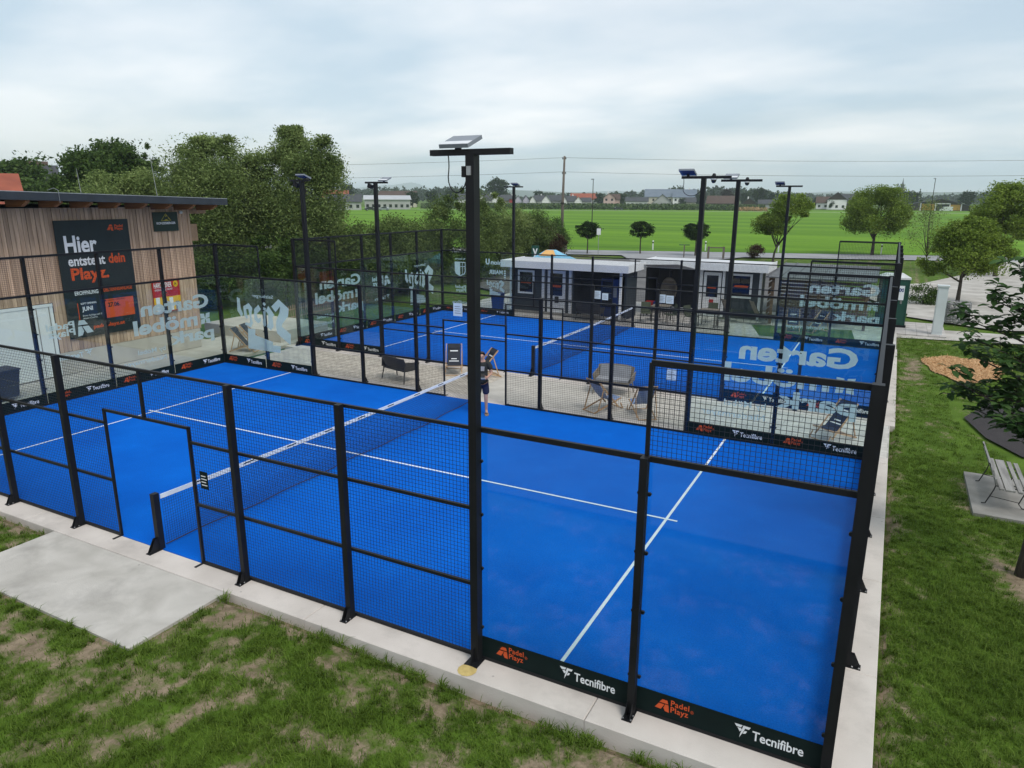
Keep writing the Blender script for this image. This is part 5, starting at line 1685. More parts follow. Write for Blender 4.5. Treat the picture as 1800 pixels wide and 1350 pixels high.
def limbs(base_r, zt, targets, H0=0.0, lean=(0, 0), seg=5, twig=0.25):
    mb = MB()
    top = Vector((lean[0], lean[1], zt))
    mid = Vector((lean[0] * .3 + random.uniform(-.05, .05), lean[1] * .3, zt * .5))
    mb.tube([(0, 0, H0 - .15), (0, 0, H0 + .05), mid, top], [base_r * 1.35, base_r * 1.05, base_r * .85, base_r * .7], 8)
    for tg in targets:
        tg = Vector(tg)
        st = top.lerp(mid, random.uniform(0, .5))
        m1 = st.lerp(tg, .45) + Vector((random.uniform(-.15, .15), random.uniform(-.15, .15), random.uniform(.0, .25))) * (tg - st).length * .5
        mb.tube([st, m1, tg], [base_r * .5, base_r * twig * 1.2, base_r * .08], 5)
    return mb


def tree(name, label, loc, ells, n, leaf, mat, trunk_r=0.14, fork=None, group=None, seed=1, clump=0.24, nclump=60, rz=0, aspect=.55, nlimb=9, inner=.35, cat='tree', droop=0.0, lean=(0, 0), bark='bark'):
    rg = np.random.default_rng(seed)
    t = thing(name, label, cat, loc, rz, group)
    p, cc = crown_points(ells, n, rg, clump, nclump, inner, droop)
    p[:, 2] = np.maximum(p[:, 2], 0.05)
    link('crown', fastmesh('crown', leaves_np(p, leaf, rg, aspect), quads(len(p)), mat), t)
    zt = fork if fork is not None else min(e[2] - e[5] * .6 for e in ells)
    sel = rg.permutation(len(cc))[:nlimb]
    limbs(trunk_r, max(zt, .3), [cc[i] for i in sel], lean=lean).build('trunk', bark, t, smooth=True)
    return t


GL = 'trees and bushes left of the courts'
tree('willow_tree', 'large grey green tree rising behind the barn roof, middle of three', (-33.4, 21.6, -.05), [(0, 0, 5.4, 3.0, 2.8, 3.2), (-1.2, .5, 7.2, 1.5, 1.5, 1.5), (1.5, 0, 4.2, 2.0, 2.2, 3.0), (.3, .2, 8.1, 1.2, 1.2, .9), (1.9, .8, 7.0, 1.3, 1.3, 1.4)], 95000, .155, 'leaf_willow', .2, 1.6, GL, 11, .185, 180, inner=.3, aspect=.42)
tree('willow_tree', 'tallest grey green tree, right end of the tree group', (-29.0, 23.8, -.05), [(0, 0, 5.6, 2.0, 2.2, 3.0), (-.9, 0, 7.9, 1.35, 1.3, 1.4), (.8, .3, 7.3, 1.25, 1.2, 1.6), (.3, 0, 3.0, 2.2, 2.2, 2.4), (-.6, .3, 8.7, .7, .7, .7)], 95000, .155, 'leaf_willow', .2, 1.4, GL, 12, .185, 180, inner=.3, aspect=.42)
tree('willow_tree', 'pale green loose tree just above the barn roof at left', (-37.6, 18.9, -.05), [(0, 0, 4.4, 2.6, 2.6, 2.4), (1.4, .5, 5.6, 1.4, 1.4, 1.4), (-1.5, 0, 4.6, 1.6, 1.6, 1.5)], 60000, .17, 'leaf_willow', .18, 2.0, GL, 13, .19, 110, inner=.3, aspect=.42)
tree('chestnut_tree', 'dark round crowned tree behind the barn at far left', (-60.0, 33.2, -.05), [(0, 0, 6.6, 3.2, 3.2, 3.4), (-2.6, -1, 5.2, 2.2, 2.2, 2.4), (1.6, 1.0, 7.4, 2.2, 2.2, 2.2)], 60000, .28, 'leaf_dark', .3, 3.0, GL, 14, .16, 130, aspect=.6)
tree('spruce_tree', 'dark pointed conifer behind the round tree at left', (-61.0, 38.3, -.05), [(0, 0, 3.0 + k * 1.15, 2.2 - k * .30, 2.2 - k * .30, 1.3) for k in range(6)], 16000, .26, 'leaf_dark', .2, 4, GL, 15, .22, 90, aspect=.3, nlimb=3)
tree('garden_tree', 'dark tree above the red roofed house at the far left edge', at(30, 96, -.05), [(0, 0, 6.4, 3.6, 3.6, 3.2), (-2.4, 0, 7.2, 2.4, 2.4, 2.2)], 11000, .45, 'leaf_dark', .3, 3, GL, 16, .2, 70)
tree('garden_tree', 'small dark tree between the two distant roofs at left', at(58, 88, -.05), [(0, 0, 4.0, 2.4, 2.4, 2.6)], 7000, .40, 'leaf_dark', .25, 2, GL, 17, .2, 50)
SHR = [  # x, y, radius, height, material, label
    (-25.6, 24.8, 1.9, 4.4, 'leaf_shrub', 'dark bush beneath the tallest tree behind the rear court corner'),
    (-28.2, 21.2, 2.2, 3.6, 'leaf_dark', 'low dark bush under the trees behind the front court corner'),
    (-31.8, 18.6, 2.2, 3.8, 'leaf_dark', 'low dark bush close behind the barn corner'),
    (-26.6, 29.0, 2.3, 4.6, 'leaf_shrub', 'green bush beside the meadow gap, behind the rear court'),
    (-28.6, 33.2, 2.5, 4.2, 'leaf_shrub', 'broad green bush in the middle of the bush row'),
    (-26.4, 35.6, 2.4, 6.0, 'leaf_shrub', 'tallest twiggy bush of the row, left of the nearest pole'),
    (-25.6, 39.2, 2.2, 5.6, 'leaf_willow', 'greyish bush partly behind the nearest pole'),
    (-25.4, 43.2, 2.2, 5.0, 'leaf_shrub', 'bush just right of the nearest pole'),
    (-26.0, 47.0, 2.0, 3.4, 'leaf_red', 'reddish low bush before the club hut yard'),
    (-28.6, 52.5, 2.3, 4.0, 'leaf_dark', 'round dark green bush next to the wooden utility pole'),
    (-29.8, 49.0, 2.0, 3.4, 'leaf_shrub', 'small green bush left of the round bush')]
for k, (x, y, r, h, mt, lb) in enumerate(SHR):
    el = [(0, 0, h * .45, r, r, h * .48), (r * .5, r * .3, h * .55, r * .6, r * .6, h * .38), (-r * .5, -.2, h * .6, r * .55, r * .55, h * .34)]
    if h > 5.4:
        el += [(.2, 0, h * .92, .5, .5, h * .14), (-.9, .3, h * .86, .35, .35, h * .12)]
    tree('bush', lb, (x, y, -.05), el, 34000, .14, mt, .09, .5, GL, 40 + k, .18, 85, aspect=.5, nlimb=7, cat='bush')

GR = 'roadside trees at right'
tree('young_tree', 'small leaning roadside tree behind the rightmost floodlight pole', (-9.6, 62, -.05), [(1.0, 0, 4.9, 1.5, 1.5, 1.35), (-.3, 0, 3.6, 1.5, 1.5, 1.2), (2.1, .2, 4.6, .9, .9, .8), (-.9, 0, 2.9, .8, .8, .55)], 18000, .17, 'leaf_maple', .10, 1.7, GR, 61, .19, 60, lean=(.3, 0))
tree('roadside_tree', 'bright green round roadside tree behind the corner of the rear cage', (-2.0, 76.5, -.05), [(0, 0, 4.3, 2.6, 2.6, 2.4), (-1.6, 0, 3.7, 1.5, 1.5, 1.5), (1.7, 0, 3.5, 1.5, 1.5, 1.4), (.3, 0, 5.9, 1.5, 1.5, 1.0)], 40000, .18, 'leaf_maple', .17, 1.9, GR, 62, .18, 100)
tree('maple_tree', 'nearest green maple right of the green toilet cabin', (3.45, 40.2, -.05), [(0, 0, 3.0, 1.6, 1.6, 1.5), (-1.1, 0, 2.5, 1.0, 1.0, 1.1), (1.1, 0, 2.8, 1.1, 1.1, 1.1), (-.1, 0, 4.1, .9, .9, .75), (.5, 0, 3.8, 1.0, 1.0, .8)], 40000, .125, 'leaf_maple', .11, 1.5, GR, 63, .18, 110)
tree('roadside_tree', 'dark green round tree at the right edge above the gravel', (6.9, 58, -.05), [(0, 0, 4.8, 2.0, 2.0, 1.9), (-1.2, 0, 3.9, 1.2, 1.2, 1.2), (1.2, 0, 4.2, 1.3, 1.3, 1.4), (0, 0, 5.9, 1.2, 1.2, .9)], 36000, .16, 'leaf_maple', .16, 2.2, GR, 64, .18, 100)
tree('roadside_tree', 'thin sparse tree between the two green roadside trees', (2.4, 62, -.05), [(0, 0, 3.3, 1.6, 1.6, 2.0), (-.4, 0, 4.6, .7, .7, .9)], 3200, .12, 'leaf_willow', .06, 1.2, GR, 65, .3, 40, nlimb=16)
for k, (x, y, lb) in enumerate(((-27.95, 63, 'clipped ball tree at left, beside the thin sign post'), (-23.25, 65.9, 'clipped ball tree in the middle of the three'), (-17.6, 66.0, 'clipped ball tree at right, partly behind a floodlight pole'))):
    rg = np.random.default_rng(80 + k)
    t = thing('ball_tree', lb, 'tree', (x, y, -.05), k * 1.3, 'clipped ball trees by the road')
    p, cc = crown_points([(0, 0, 2.42, 1.18, 1.18, .80), (rg.uniform(-.4, .4), .2, 2.7, .8, .8, .5)], 9500, rg, .13, 90, .6)
    link('crown', fastmesh('crown', leaves_np(p, .13, rg, .6), quads(len(p)), 'leaf_ball'), t)
    limbs(.075, 1.9, [cc[i] for i in range(7)]).build('trunk', 'bark', t, smooth=True)
rg = np.random.default_rng(90)
t = tree('bush', 'small reddish brown bush on the grass verge by the road', (-11.9, 66.5, -.05), [(0, 0, .65, .75, .75, .6)], 2500, .13, 'leaf_red', .04, .2, None, 91, .25, 30, cat='bush')
tree('bush', 'low bushy undergrowth at the foot of the nearest maple', (1.75, 38.6, -.05), [(0, 0, .55, .7, .7, .55), (.4, .2, .5, .5, .5, .5)], 3500, .10, 'leaf_dark', .04, .2, None, 92, .25, 30, cat='bush')

# the large leaved tree reaching in from the right edge
rg = np.random.default_rng(101)
mag = thing('magnolia_tree', 'large leaved tree reaching into the picture at the right edge', 'tree', (2.34, 5.85, -.10))


def leaf_shape(L_, W_):
    pr_ = [(0, 0.03), (.25, .55), (.55, 1.0), (.82, .72), (1, .06)]
    v = []
    for a, b in pr_:
        z = .10 * math.sin(a * 2.6) - .10 * a * a
        v += [(a * L_, -b * W_ / 2, z * L_ + .05 * b * L_), (a * L_, 0, z * L_), (a * L_, b * W_ / 2, z * L_ + .05 * b * L_)]
    f = []
    for i in range(4):
        f += [(3 * i, 3 * i + 1, 3 * i + 4, 3 * i + 3), (3 * i + 1, 3 * i + 2, 3 * i + 5, 3 * i + 4)]
    return v, f


LV, LF = leaf_shape(.19, .088)
me_leaf = bpy.data.meshes.new('leaf'); me_leaf.from_pydata(LV, [], LF); me_leaf.materials.append(MATS['leaf_magnolia'])
# limbs: trunk outside the frame, branches coming left
br = MB()
br.tube([(0, 0, -.1), (.04, 0, .8), (.10, .05, 1.9), (.2, .1, 3.0), (.25, .15, 4.2)], [.10, .085, .07, .055, .03], 8)
tips = []
BR = [((.10, .05, 1.9), (-.55, .25, 2.3)), ((.12, .05, 2.1), (-.75, -.15, 2.75)), ((.2, .1, 2.6), (-.62, .5, 3.05)), ((.2, .1, 2.9), (-.62, 0.0, 3.35)), ((.2, .1, 3.1), (-.35, .4, 3.75)), ((.22, .1, 3.4), (-.28, -.2, 4.05)),
      ((.15, .05, 2.3), (.2, -.7, 2.8)), ((.2, .1, 3.0), (.9, .2, 3.5)), ((.2, .1, 2.7), (.3, .9, 3.2)), ((.15, .08, 2.2), (-.30, .8, 2.5)), ((.25, .15, 3.9), (.1, .2, 4.7)), ((.15, .05, 2.0), (-.25, -.45, 2.35)), ((.2, .1, 2.4), (-.4, .2, 2.75)), ((.1, .05, 1.95), (-.15, .35, 2.1)),
      ((.22, .12, 3.5), (-.55, .1, 3.95)), ((.24, .14, 3.8), (-.35, .2, 4.35)), ((.25, .15, 4.0), (-.2, -.2, 4.6)), ((.2, .1, 3.0), (-.45, -.3, 3.2)), ((.18, .1, 2.6), (-.8, .3, 2.45)), ((.2, .1, 3.2), (-.72, .3, 3.6))]
for a, b in BR:
    a, b = Vector(a), Vector(b)
    b.x = b.x * 1.5 - .20; b.z = b.z * 1.04 + .15
    m1 = a.lerp(b, .5) + Vector((0, 0, .10))
    br.tube([a, m1, b], [.025, .016, .006], 5)
    for k in range(13):
        q = a.lerp(b, random.uniform(.35, 1.0)) + Vector((0, 0, .08))
        e = q + Vector((random.uniform(-.28, .22), random.uniform(-.25, .25), random.uniform(-.12, .20)))
        br.tube([q, e], [.006, .003], 4)
        tips.append((q, e))
    tips.append((m1, b))
br.build('trunk', 'bark', mag, smooth=True)
lm = []
for q, e in tips:
    n_ = random.randint(5, 8)
    for k in range(n_):
        az_ = random.uniform(0, 2 * math.pi)
        p = q.lerp(e, random.uniform(.55, 1.05))
        el = random.uniform(-.45, .35)
        x = Vector((math.cos(az_) * math.cos(el), math.sin(az_) * math.cos(el), math.sin(el)))
        z = Vector((random.uniform(-.35, .35), random.uniform(-.35, .35), 1)); y = z.cross(x).normalized(); z = x.cross(y)
        M = Matrix((x, y, z)).transposed().to_4x4(); M.translation = p
        s = random.uniform(.7, 1.25)
        lm.append(M @ Matrix.Diagonal((s, s, s, 1)))
# the leaves nearest the picture are single parts, the rest one mass
def _left(M):
    return M.translation.x
lm.sort(key=_left)
for M in lm[:290]:
    link('leaf', me_leaf, mag, M=M)
V_ = []; F_ = []
for M in lm[290:]:
    o_ = len(V_); V_ += [tuple(M @ Vector(v)) for v in LV]; F_ += [tuple(i + o_ for i in f) for f in LF]
mm = bpy.data.meshes.new('foliage'); mm.from_pydata(V_, [], F_); mm.materials.append(MATS['leaf_magnolia'])
link('foliage', mm, mag, 'stuff')


# grass blades on the near lawn (nobody could count them)
def blades(x0, x1, y0, y1, dens, seed, hmin=.025, hmax=.075, skip=None):
    rg = np.random.default_rng(seed)
    n = int((x1 - x0) * (y1 - y0) * dens)
    x = rg.uniform(x0, x1, n); y = rg.uniform(y0, y1, n)
    # tufts
    k = n // 2
    tx = rg.uniform(x0, x1, k // 22 + 1); ty = rg.uniform(y0, y1, k // 22 + 1)
    id_ = rg.integers(0, len(tx), k)
    x[:k] = tx[id_] + rg.normal(size=k) * .035; y[:k] = ty[id_] + rg.normal(size=k) * .035
    s = soil_mask(x, y)
    keep = rg.uniform(size=n) > np.clip((s - .28) / .38, 0, .94)
    if skip is not None:
        keep &= ~skip(x, y)
    x, y, s = x[keep], y[keep], s[keep]
    n = len(x)
    z = ground_h(x, y) - .004
    h = rg.uniform(hmin, hmax, n) * (1.15 - .6 * s) * (.55 + .9 * fbm(x * .8, y * .8, 31, 3))
    a = rg.uniform(0, 2 * np.pi, n); lean = rg.uniform(.25, 1.25, n) * h
    dx, dy = np.cos(a) * lean, np.sin(a) * lean
    wd = rg.uniform(.0022, .0052, n)
    px, py = -np.sin(a) * wd, np.cos(a) * wd
    b0 = np.stack([x - px, y - py, z], 1); b1 = np.stack([x + px, y + py, z], 1)
    m0 = np.stack([x - px * .8 + dx * .4, y - py * .8 + dy * .4, z + h * .7], 1); m1 = np.stack([x + px * .8 + dx * .4, y + py * .8 + dy * .4, z + h * .7], 1)
    tp = np.stack([x + dx, y + dy, z + h * .85], 1)
    V = np.stack([b0, b1, m1, m0, tp], 1).reshape(-1, 3)
    i = np.arange(n, dtype=np.int32) * 5
    # two faces: quad split as triangles
    F = np.concatenate([np.stack([i, i + 1, i + 2], 1), np.stack([i, i + 2, i + 3], 1), np.stack([i + 3, i + 2, i + 4], 1)])
    return V, F


def not_lawn(x, y):
    slab_ = (x > -12.25) & (x < -8.0) & (y > -2.0)
    kerb = (y > -.43) & (x < .43)
    bench = (x > 1.84) & (x < 3.07) & (y > 8.03) & (y < 10.42)
    chips = (((x - 2.6) / 1.3) ** 2 + ((y - 21.8) / 2.3) ** 2) < 1.0
    mat_ = (y > 11.0) & (x > 1.9) & (y > 11.2 + 3.4 * np.clip((3.0 - x), 0, 1)) & (y < 17)
    return slab_ | kerb | bench | chips | mat_


VV = []; FF = []; off = 0
for args in ((-13.8, .6, -4.0, -.42, 2900, 201, .035, .105), (.43, 3.6, -1.0, 5.0, 3400, 202, .03, .11), (.43, 4.0, 5.0, 11.0, 3000, 203, .03, .075), (.43, 5.0, 11.0, 27.6, 900, 204, .03, .08)):
    v_, f_ = blades(*args, skip=not_lawn)
    VV.append(v_); FF.append(f_ + off); off += len(v_)
def tufts(x0, x1, y0, y1, count, seed):
    rg = np.random.default_rng(seed)
    cx, cy = rg.uniform(x0, x1, count), rg.uniform(y0, y1, count)
    ok = ~not_lawn(cx, cy) & (soil_mask(cx, cy) < .62)
    cx, cy = cx[ok], cy[ok]
    m_ = 26
    x = np.repeat(cx, m_) + rg.normal(size=len(cx) * m_) * .018; y = np.repeat(cy, m_) + rg.normal(size=len(cy) * m_) * .018
    n = len(x); z = ground_h(x, y) - .004
    h = rg.uniform(.04, .12, n) * np.repeat(rg.uniform(.6, 1.3, len(cx)), m_)
    a = rg.uniform(0, 2 * np.pi, n); ln = rg.uniform(.5, 1.5, n) * h
    dx, dy = np.cos(a) * ln, np.sin(a) * ln
    wd = rg.uniform(.003, .0065, n); px, py = -np.sin(a) * wd, np.cos(a) * wd
    b0 = np.stack([x - px, y - py, z], 1); b1 = np.stack([x + px, y + py, z], 1)
    m0 = np.stack([x - px * .8 + dx * .45, y - py * .8 + dy * .45, z + h * .75], 1); m1 = np.stack([x + px * .8 + dx * .45, y + py * .8 + dy * .45, z + h * .75], 1)
    tp = np.stack([x + dx, y + dy, z + h * .8], 1)
    V = np.stack([b0, b1, m1, m0, tp], 1).reshape(-1, 3)
    i = np.arange(n, dtype=np.int32) * 5
    return V, np.concatenate([np.stack([i, i + 1, i + 2], 1), np.stack([i, i + 2, i + 3], 1), np.stack([i + 3, i + 2, i + 4], 1)])


for args in ((-13.8, .5, -4.0, -.5, 520, 211), (.5, 3.4, -.6, 9.0, 420, 212), (-8.0, .4, -.62, -.47, 70, 213), (.46, .62, -.4, 24, 160, 214), (-12.2, -8.0, -2.12, -1.98, 60, 215)):
    v_, f_ = tufts(*args)
    VV.append(v_); FF.append(f_ + off); off += len(v_)
me = fastmesh('lawn_grass', np.concatenate(VV), np.concatenate(FF), 'grass_blade')
tag(link('lawn_grass', me), 'short patchy grass growing on the lawn round the front court', 'grass', kind='stuff')

# wood chips round the play area
rg = np.random.default_rng(300)
n = 9000
a = rg.uniform(0, 2 * np.pi, n); r = np.sqrt(rg.uniform(0, 1, n)) * (1 + .10 * np.sin(3 * a) + .06 * np.sin(7 * a + 1))
r = r * np.where(rg.uniform(size=n) < .08, rg.uniform(1, 1.14, n), 1.0)
x = 2.6 + 1.2 * r * np.cos(a); y = 21.8 + 2.12 * r * np.sin(a)
p = np.stack([x, y, ground_h(x, y) + .035 + rg.uniform(0, .02, n)], 1)
me = fastmesh('wood_chips', leaves_np(p, .06, rg, .38, .8), quads(n), 'chip')
tag(link('wood_chips', me), 'orange brown wood chips in a round bed on the lawn', 'wood chips', kind='stuff')
aa = np.linspace(0, 2 * np.pi, 40, endpoint=False)
rr = 1 + .10 * np.sin(3 * aa) + .06 * np.sin(7 * aa + 1)
structure(sheet('chip_bed', [(2.6 + 1.2 * q * math.cos(w_), 21.8 + 2.1 * q * math.sin(w_)) for w_, q in zip(aa, rr)], -.062, 'chip_bed'))
# ------------------------------------------------------------------ roadside things
pole = thing('utility_pole', 'tall wooden utility pole by the road', 'utility pole', (-31.3, 64.0, -.05), R(20))
MB().tube([(0, 0, 0), (.03, 0, 5), (.12, 0, 9.7)], [.17, .14, .10], 10).build('mast', 'pole_wood', pole, smooth=True)
MB().lathe([(.62, 0), (.60, .5), (.55, 1.3), (.45, 1.5)], 8).build('base_cladding', 'pole_wood', pole)
MB().lathe([(.19, 0), (.19, .18)], 10, (.03, 0, 4.9)).build('collar', 'iron', pole)
for z in (8.0, 9.45):
    for s in (-.16, .16):
        MB().lathe([(.03, 0), (.05, .05), (.045, .12), (.02, .15)], 8, (.1 + s, 0, z)).build('insulator', 'iron', pole)
    MB().box(-.12, .32, -.04, .04, z - .05, z).build('cross_arm', 'iron', pole)
pt = Vector((-31.2, 64.0, 0))
for k, (z, sd, lb) in enumerate(((9.5, 1, 'upper power cable running right from the wooden pole'), (8.1, 1, 'lower power cable running right from the wooden pole'), (9.5, -1, 'upper power cable running left from the wooden pole'), (8.1, -1, 'lower power cable running left from the wooden pole'))):
    e = pt + RD * sd * 120
    if sd > 0:
        e = Vector((55, 96, 0))
    else:
        e = Vector((-120, 40, 0))
    pts = []
    for i in range(25):
        a = i / 24
        q = pt.lerp(e, a)
        pts.append((q.x, q.y, z + (1.2 if sd > 0 else .4) * a - 4 * a * (1 - a) * 0.9))
    o = MB().tube(pts, .012, 4).build('power_cable', 'iron')
    tag(o, lb, 'cable', 'power cables')

for k, (x, y) in enumerate(((-23.65, 71.6), (-18.36, 73.7), (-11.0, 75.4), (-1.2, 78.2))):
    t = thing('delineator_post', ('first', 'second', 'third', 'fourth')[k] + ' white roadside marker post counted from the left', 'marker post', (x, y, -.03), 0, 'white marker posts along the road')
    MB().add([(-.06, -.05, 0), (.06, -.05, 0), (.06, .05, 0), (-.06, .05, 0), (-.06, -.05, .95), (.06, -.05, .95), (.06, .05, 1.02), (-.06, .05, 1.02)], [(0, 3, 2, 1), (4, 5, 6, 7), (0, 1, 5, 4), (1, 2, 6, 5), (2, 3, 7, 6), (3, 0, 4, 7)]).build('post', 'white_paint', t)
    MB().box(-.064, .064, -.054, .054, .72, .88).build('reflector_band', 'black_print', t)
t = thing('road_sign', 'small white sign on a thin post beside the left ball tree', 'sign', (-26.3, 61.8, -.05), R(20))
MB().tube([(0, 0, 0), (0, 0, 2.7)], .03, 6).build('post', 'galvanised', t)
MB().box(-.20, .20, -.035, -.031, 2.0, 2.62).build('panel', 'white_print', t)
t = thing('direction_sign', 'green and white sign above the club hut roof left end', 'sign', at(942, 47, -.05), R(25))
MB().tube([(0, 0, 0), (0, 0, 2.6)], .04, 6).build('post', 'toilet_green', t)
pnl = MB().box(-.24, .24, -.05, -.042, 1.5, 2.6).build('panel', 'toilet_green', t)
emblem([[(.1, .1), (.3, .1), (.9, .9), (.7, .9)], [(.7, .1), (.9, .1), (.3, .9), (.1, .9)]], frame((-.2, -.051, 1.6), (1, 0, 0), (0, 0, 1)), 0, 0, .4, .9, 'white_print', pnl, name='sign_symbol')
for k, (u, D, h, lb) in enumerate(((1042, 105, 8.0, 'thin dark street lamp behind the left ball tree'), (1640, 150, 9.0, 'thin street lamp mast in the field at right'))):
    p = at(u, D, -.04)
    t = thing('street_lamp', lb, 'street lamp', p)
    MB().tube([(0, 0, 0), (0, 0, h)], [.08, .05], 6).build('mast', 'iron', t)
    MB().box(-.3, .1, -.08, .08, h, h + .12).build('lamp_head', 'lamp_grey', t)
t = thing('goal_frame', 'weathered wooden rail on two posts on the grass verge', 'rail', (-15.0, 63.4, -.05), R(18))
for s in (-.7, .7):
    MB().box(s - .09, s + .09, -.09, .09, 0, 1.15).build('post', 'pole_wood', t)
MB().box(-.75, .75, -.04, .04, 1.0, 1.1).build('rail', 'pole_wood', t)
t = thing('goal_frame', 'green topped wooden post by the right ball tree', 'post', (-18.0, 63.2, -.05), R(18))
MB().box(-.05, .05, -.05, .05, 0, 1.25).build('post', 'pole_wood', t)
MB().box(-.5, .5, -.04, .04, 1.18, 1.25).build('rail', 'toilet_green', t)

# low pale fence on the lawn left of the rear court
t = thing('lattice_fence', 'low pale wooden lattice fence on the lawn left of the rear court', 'fence', (-24.2, 16.9, -.05))
for i in range(64):
    a = i / 63
    MB().bar((-.9 * a, 9.5 * a, 0), (-.9 * a, 9.5 * a, .72 + .05 * random.random()), .05, .02).build('pale', 'beam_end', t)
for z in (.2, .55):
    MB().bar((0, 0, z), (-.9, 9.5, z), .03, .05).build('rail', 'beam_end', t)

# event tent behind the club hut
t = thing('event_tent', 'pointed blue and orange event tent behind the club hut roof', 'tent', (-17.0, 30.2, -.14), R(12))
mb = MB()
S = 1.5
mb.add([(-S, -S, 2.15), (S, -S, 2.15), (S, S, 2.15), (-S, S, 2.15), (-.6, -.6, 2.62), (.6, -.6, 2.62), (.6, .6, 2.62), (-.6, .6, 2.62)], [(0, 1, 5, 4), (1, 2, 6, 5), (2, 3, 7, 6), (3, 0, 4, 7)])
mb.build('canopy', 'canvas_blue', t)
MB().add([(-.6, -.6, 2.62), (.6, -.6, 2.62), (.6, .6, 2.62), (-.6, .6, 2.62), (-.25, -.25, 2.85), (.25, -.25, 2.85), (.25, .25, 2.85), (-.25, .25, 2.85)], [(0, 1, 5, 4), (1, 2, 6, 5), (2, 3, 7, 6), (3, 0, 4, 7), (4, 5, 6, 7)]).build('canopy_top', 'canvas_blue', t)
MB().add([(-.5, -.73, 2.585), (.45, -.73, 2.585), (.22, -.27, 2.87), (-.22, -.27, 2.87)], [(0, 1, 2, 3)]).build('canopy_print', 'canvas_orange', t)
for sx in (-S + .1, S - .1):
    for sy in (-S + .1, S - .1):
        MB().box(sx - .03, sx + .03, sy - .03, sy + .03, 0, 2.15).build('leg', 'lamp_white', t)
for k in range(4):
    c_, s_ = [(0, -1), (1, 0), (0, 1), (-1, 0)][k]
    a = (c_ * S - s_ * S, s_ * S + c_ * S); b = (c_ * S + s_ * S, s_ * S - c_ * S)
    MB().add([(a[0], a[1], 1.9), (b[0], b[1], 1.9), (b[0], b[1], 2.149), (a[0], a[1], 2.149)], [(0, 1, 2, 3)]).build('valance', 'canvas_blue', t)


# ------------------------------------------------------------------ vehicles far away
def car(name, label, loc, rz, mat, Lc=4.4, Hc=1.5, van=False, cat='car'):
    t = thing(name, label, cat, loc, rz)
    if van:
        prof = [(-2.6, .35), (2.6, .35), (2.6, 1.0), (2.2, 1.15), (1.5, 2.0), (1.2, 2.15), (-2.6, 2.15)]
        gl = [(1.2, 1.2), (2.05, 1.2), (1.52, 1.9), (1.2, 1.9)]
    else:
        prof = [(-2.2, .35), (2.2, .35), (2.2, .72), (1.3, .90), (.6, 1.42), (-1.2, 1.46), (-1.9, .98), (-2.2, .9)]
        gl = [(-1.65, .95), (1.05, .92), (.52, 1.36), (-1.12, 1.40)]
    b = MB().prism(prof, frame((0, .88, 0), (1, 0, 0), (0, 0, 1)), 1.76).build('body', mat, t)
    for s in (-.895, .885):
        MB().prism(gl, frame((0, s + .01, 0), (1, 0, 0), (0, 0, 1)), .01).build('side_window', 'dark_glass', t)
    for x in (-1.4, 1.4) if not van else (-1.6, 1.7):
        for s in (-.80, .80):
            w_ = MB().tube([(x, s - .1, .33), (x, s + .1, .33)], .33, 12).build('wheel', 'tyre', t)
            MB().tube([(x, s - .105, .33), (x, s + .105, .33)], .19, 8).build('rim', 'car_silver', w_)
    for s in (-.6, .6):
        MB().box(prof[2][0] - .02, prof[2][0] + .012, s - .16, s + .16, .60, .70).build('headlight', 'lamp_white', t)
    return t


def view_rz(u):
    p = at(u, 100); d = p - CAM
    return math.atan2(d.y, d.x) - math.pi / 2


car('parked_car', 'dark car driving on the lane before the cornfield', at(1088, 336, -.03), view_rz(1088) + R(8), 'car_dark')
car('parked_car', 'dark parked car left, before the pale hall', at(650, 300, -.03), view_rz(650) + R(15), 'car_dark')
car('parked_car', 'silver parked car right, before the pale hall', at(674, 302, -.03), view_rz(674) + R(165), 'car_silver')
car('delivery_van', 'white van parked before the yellow barn', at(1667, 395, -.03), view_rz(1667) + R(180), 'car_white', van=True, cat='van')


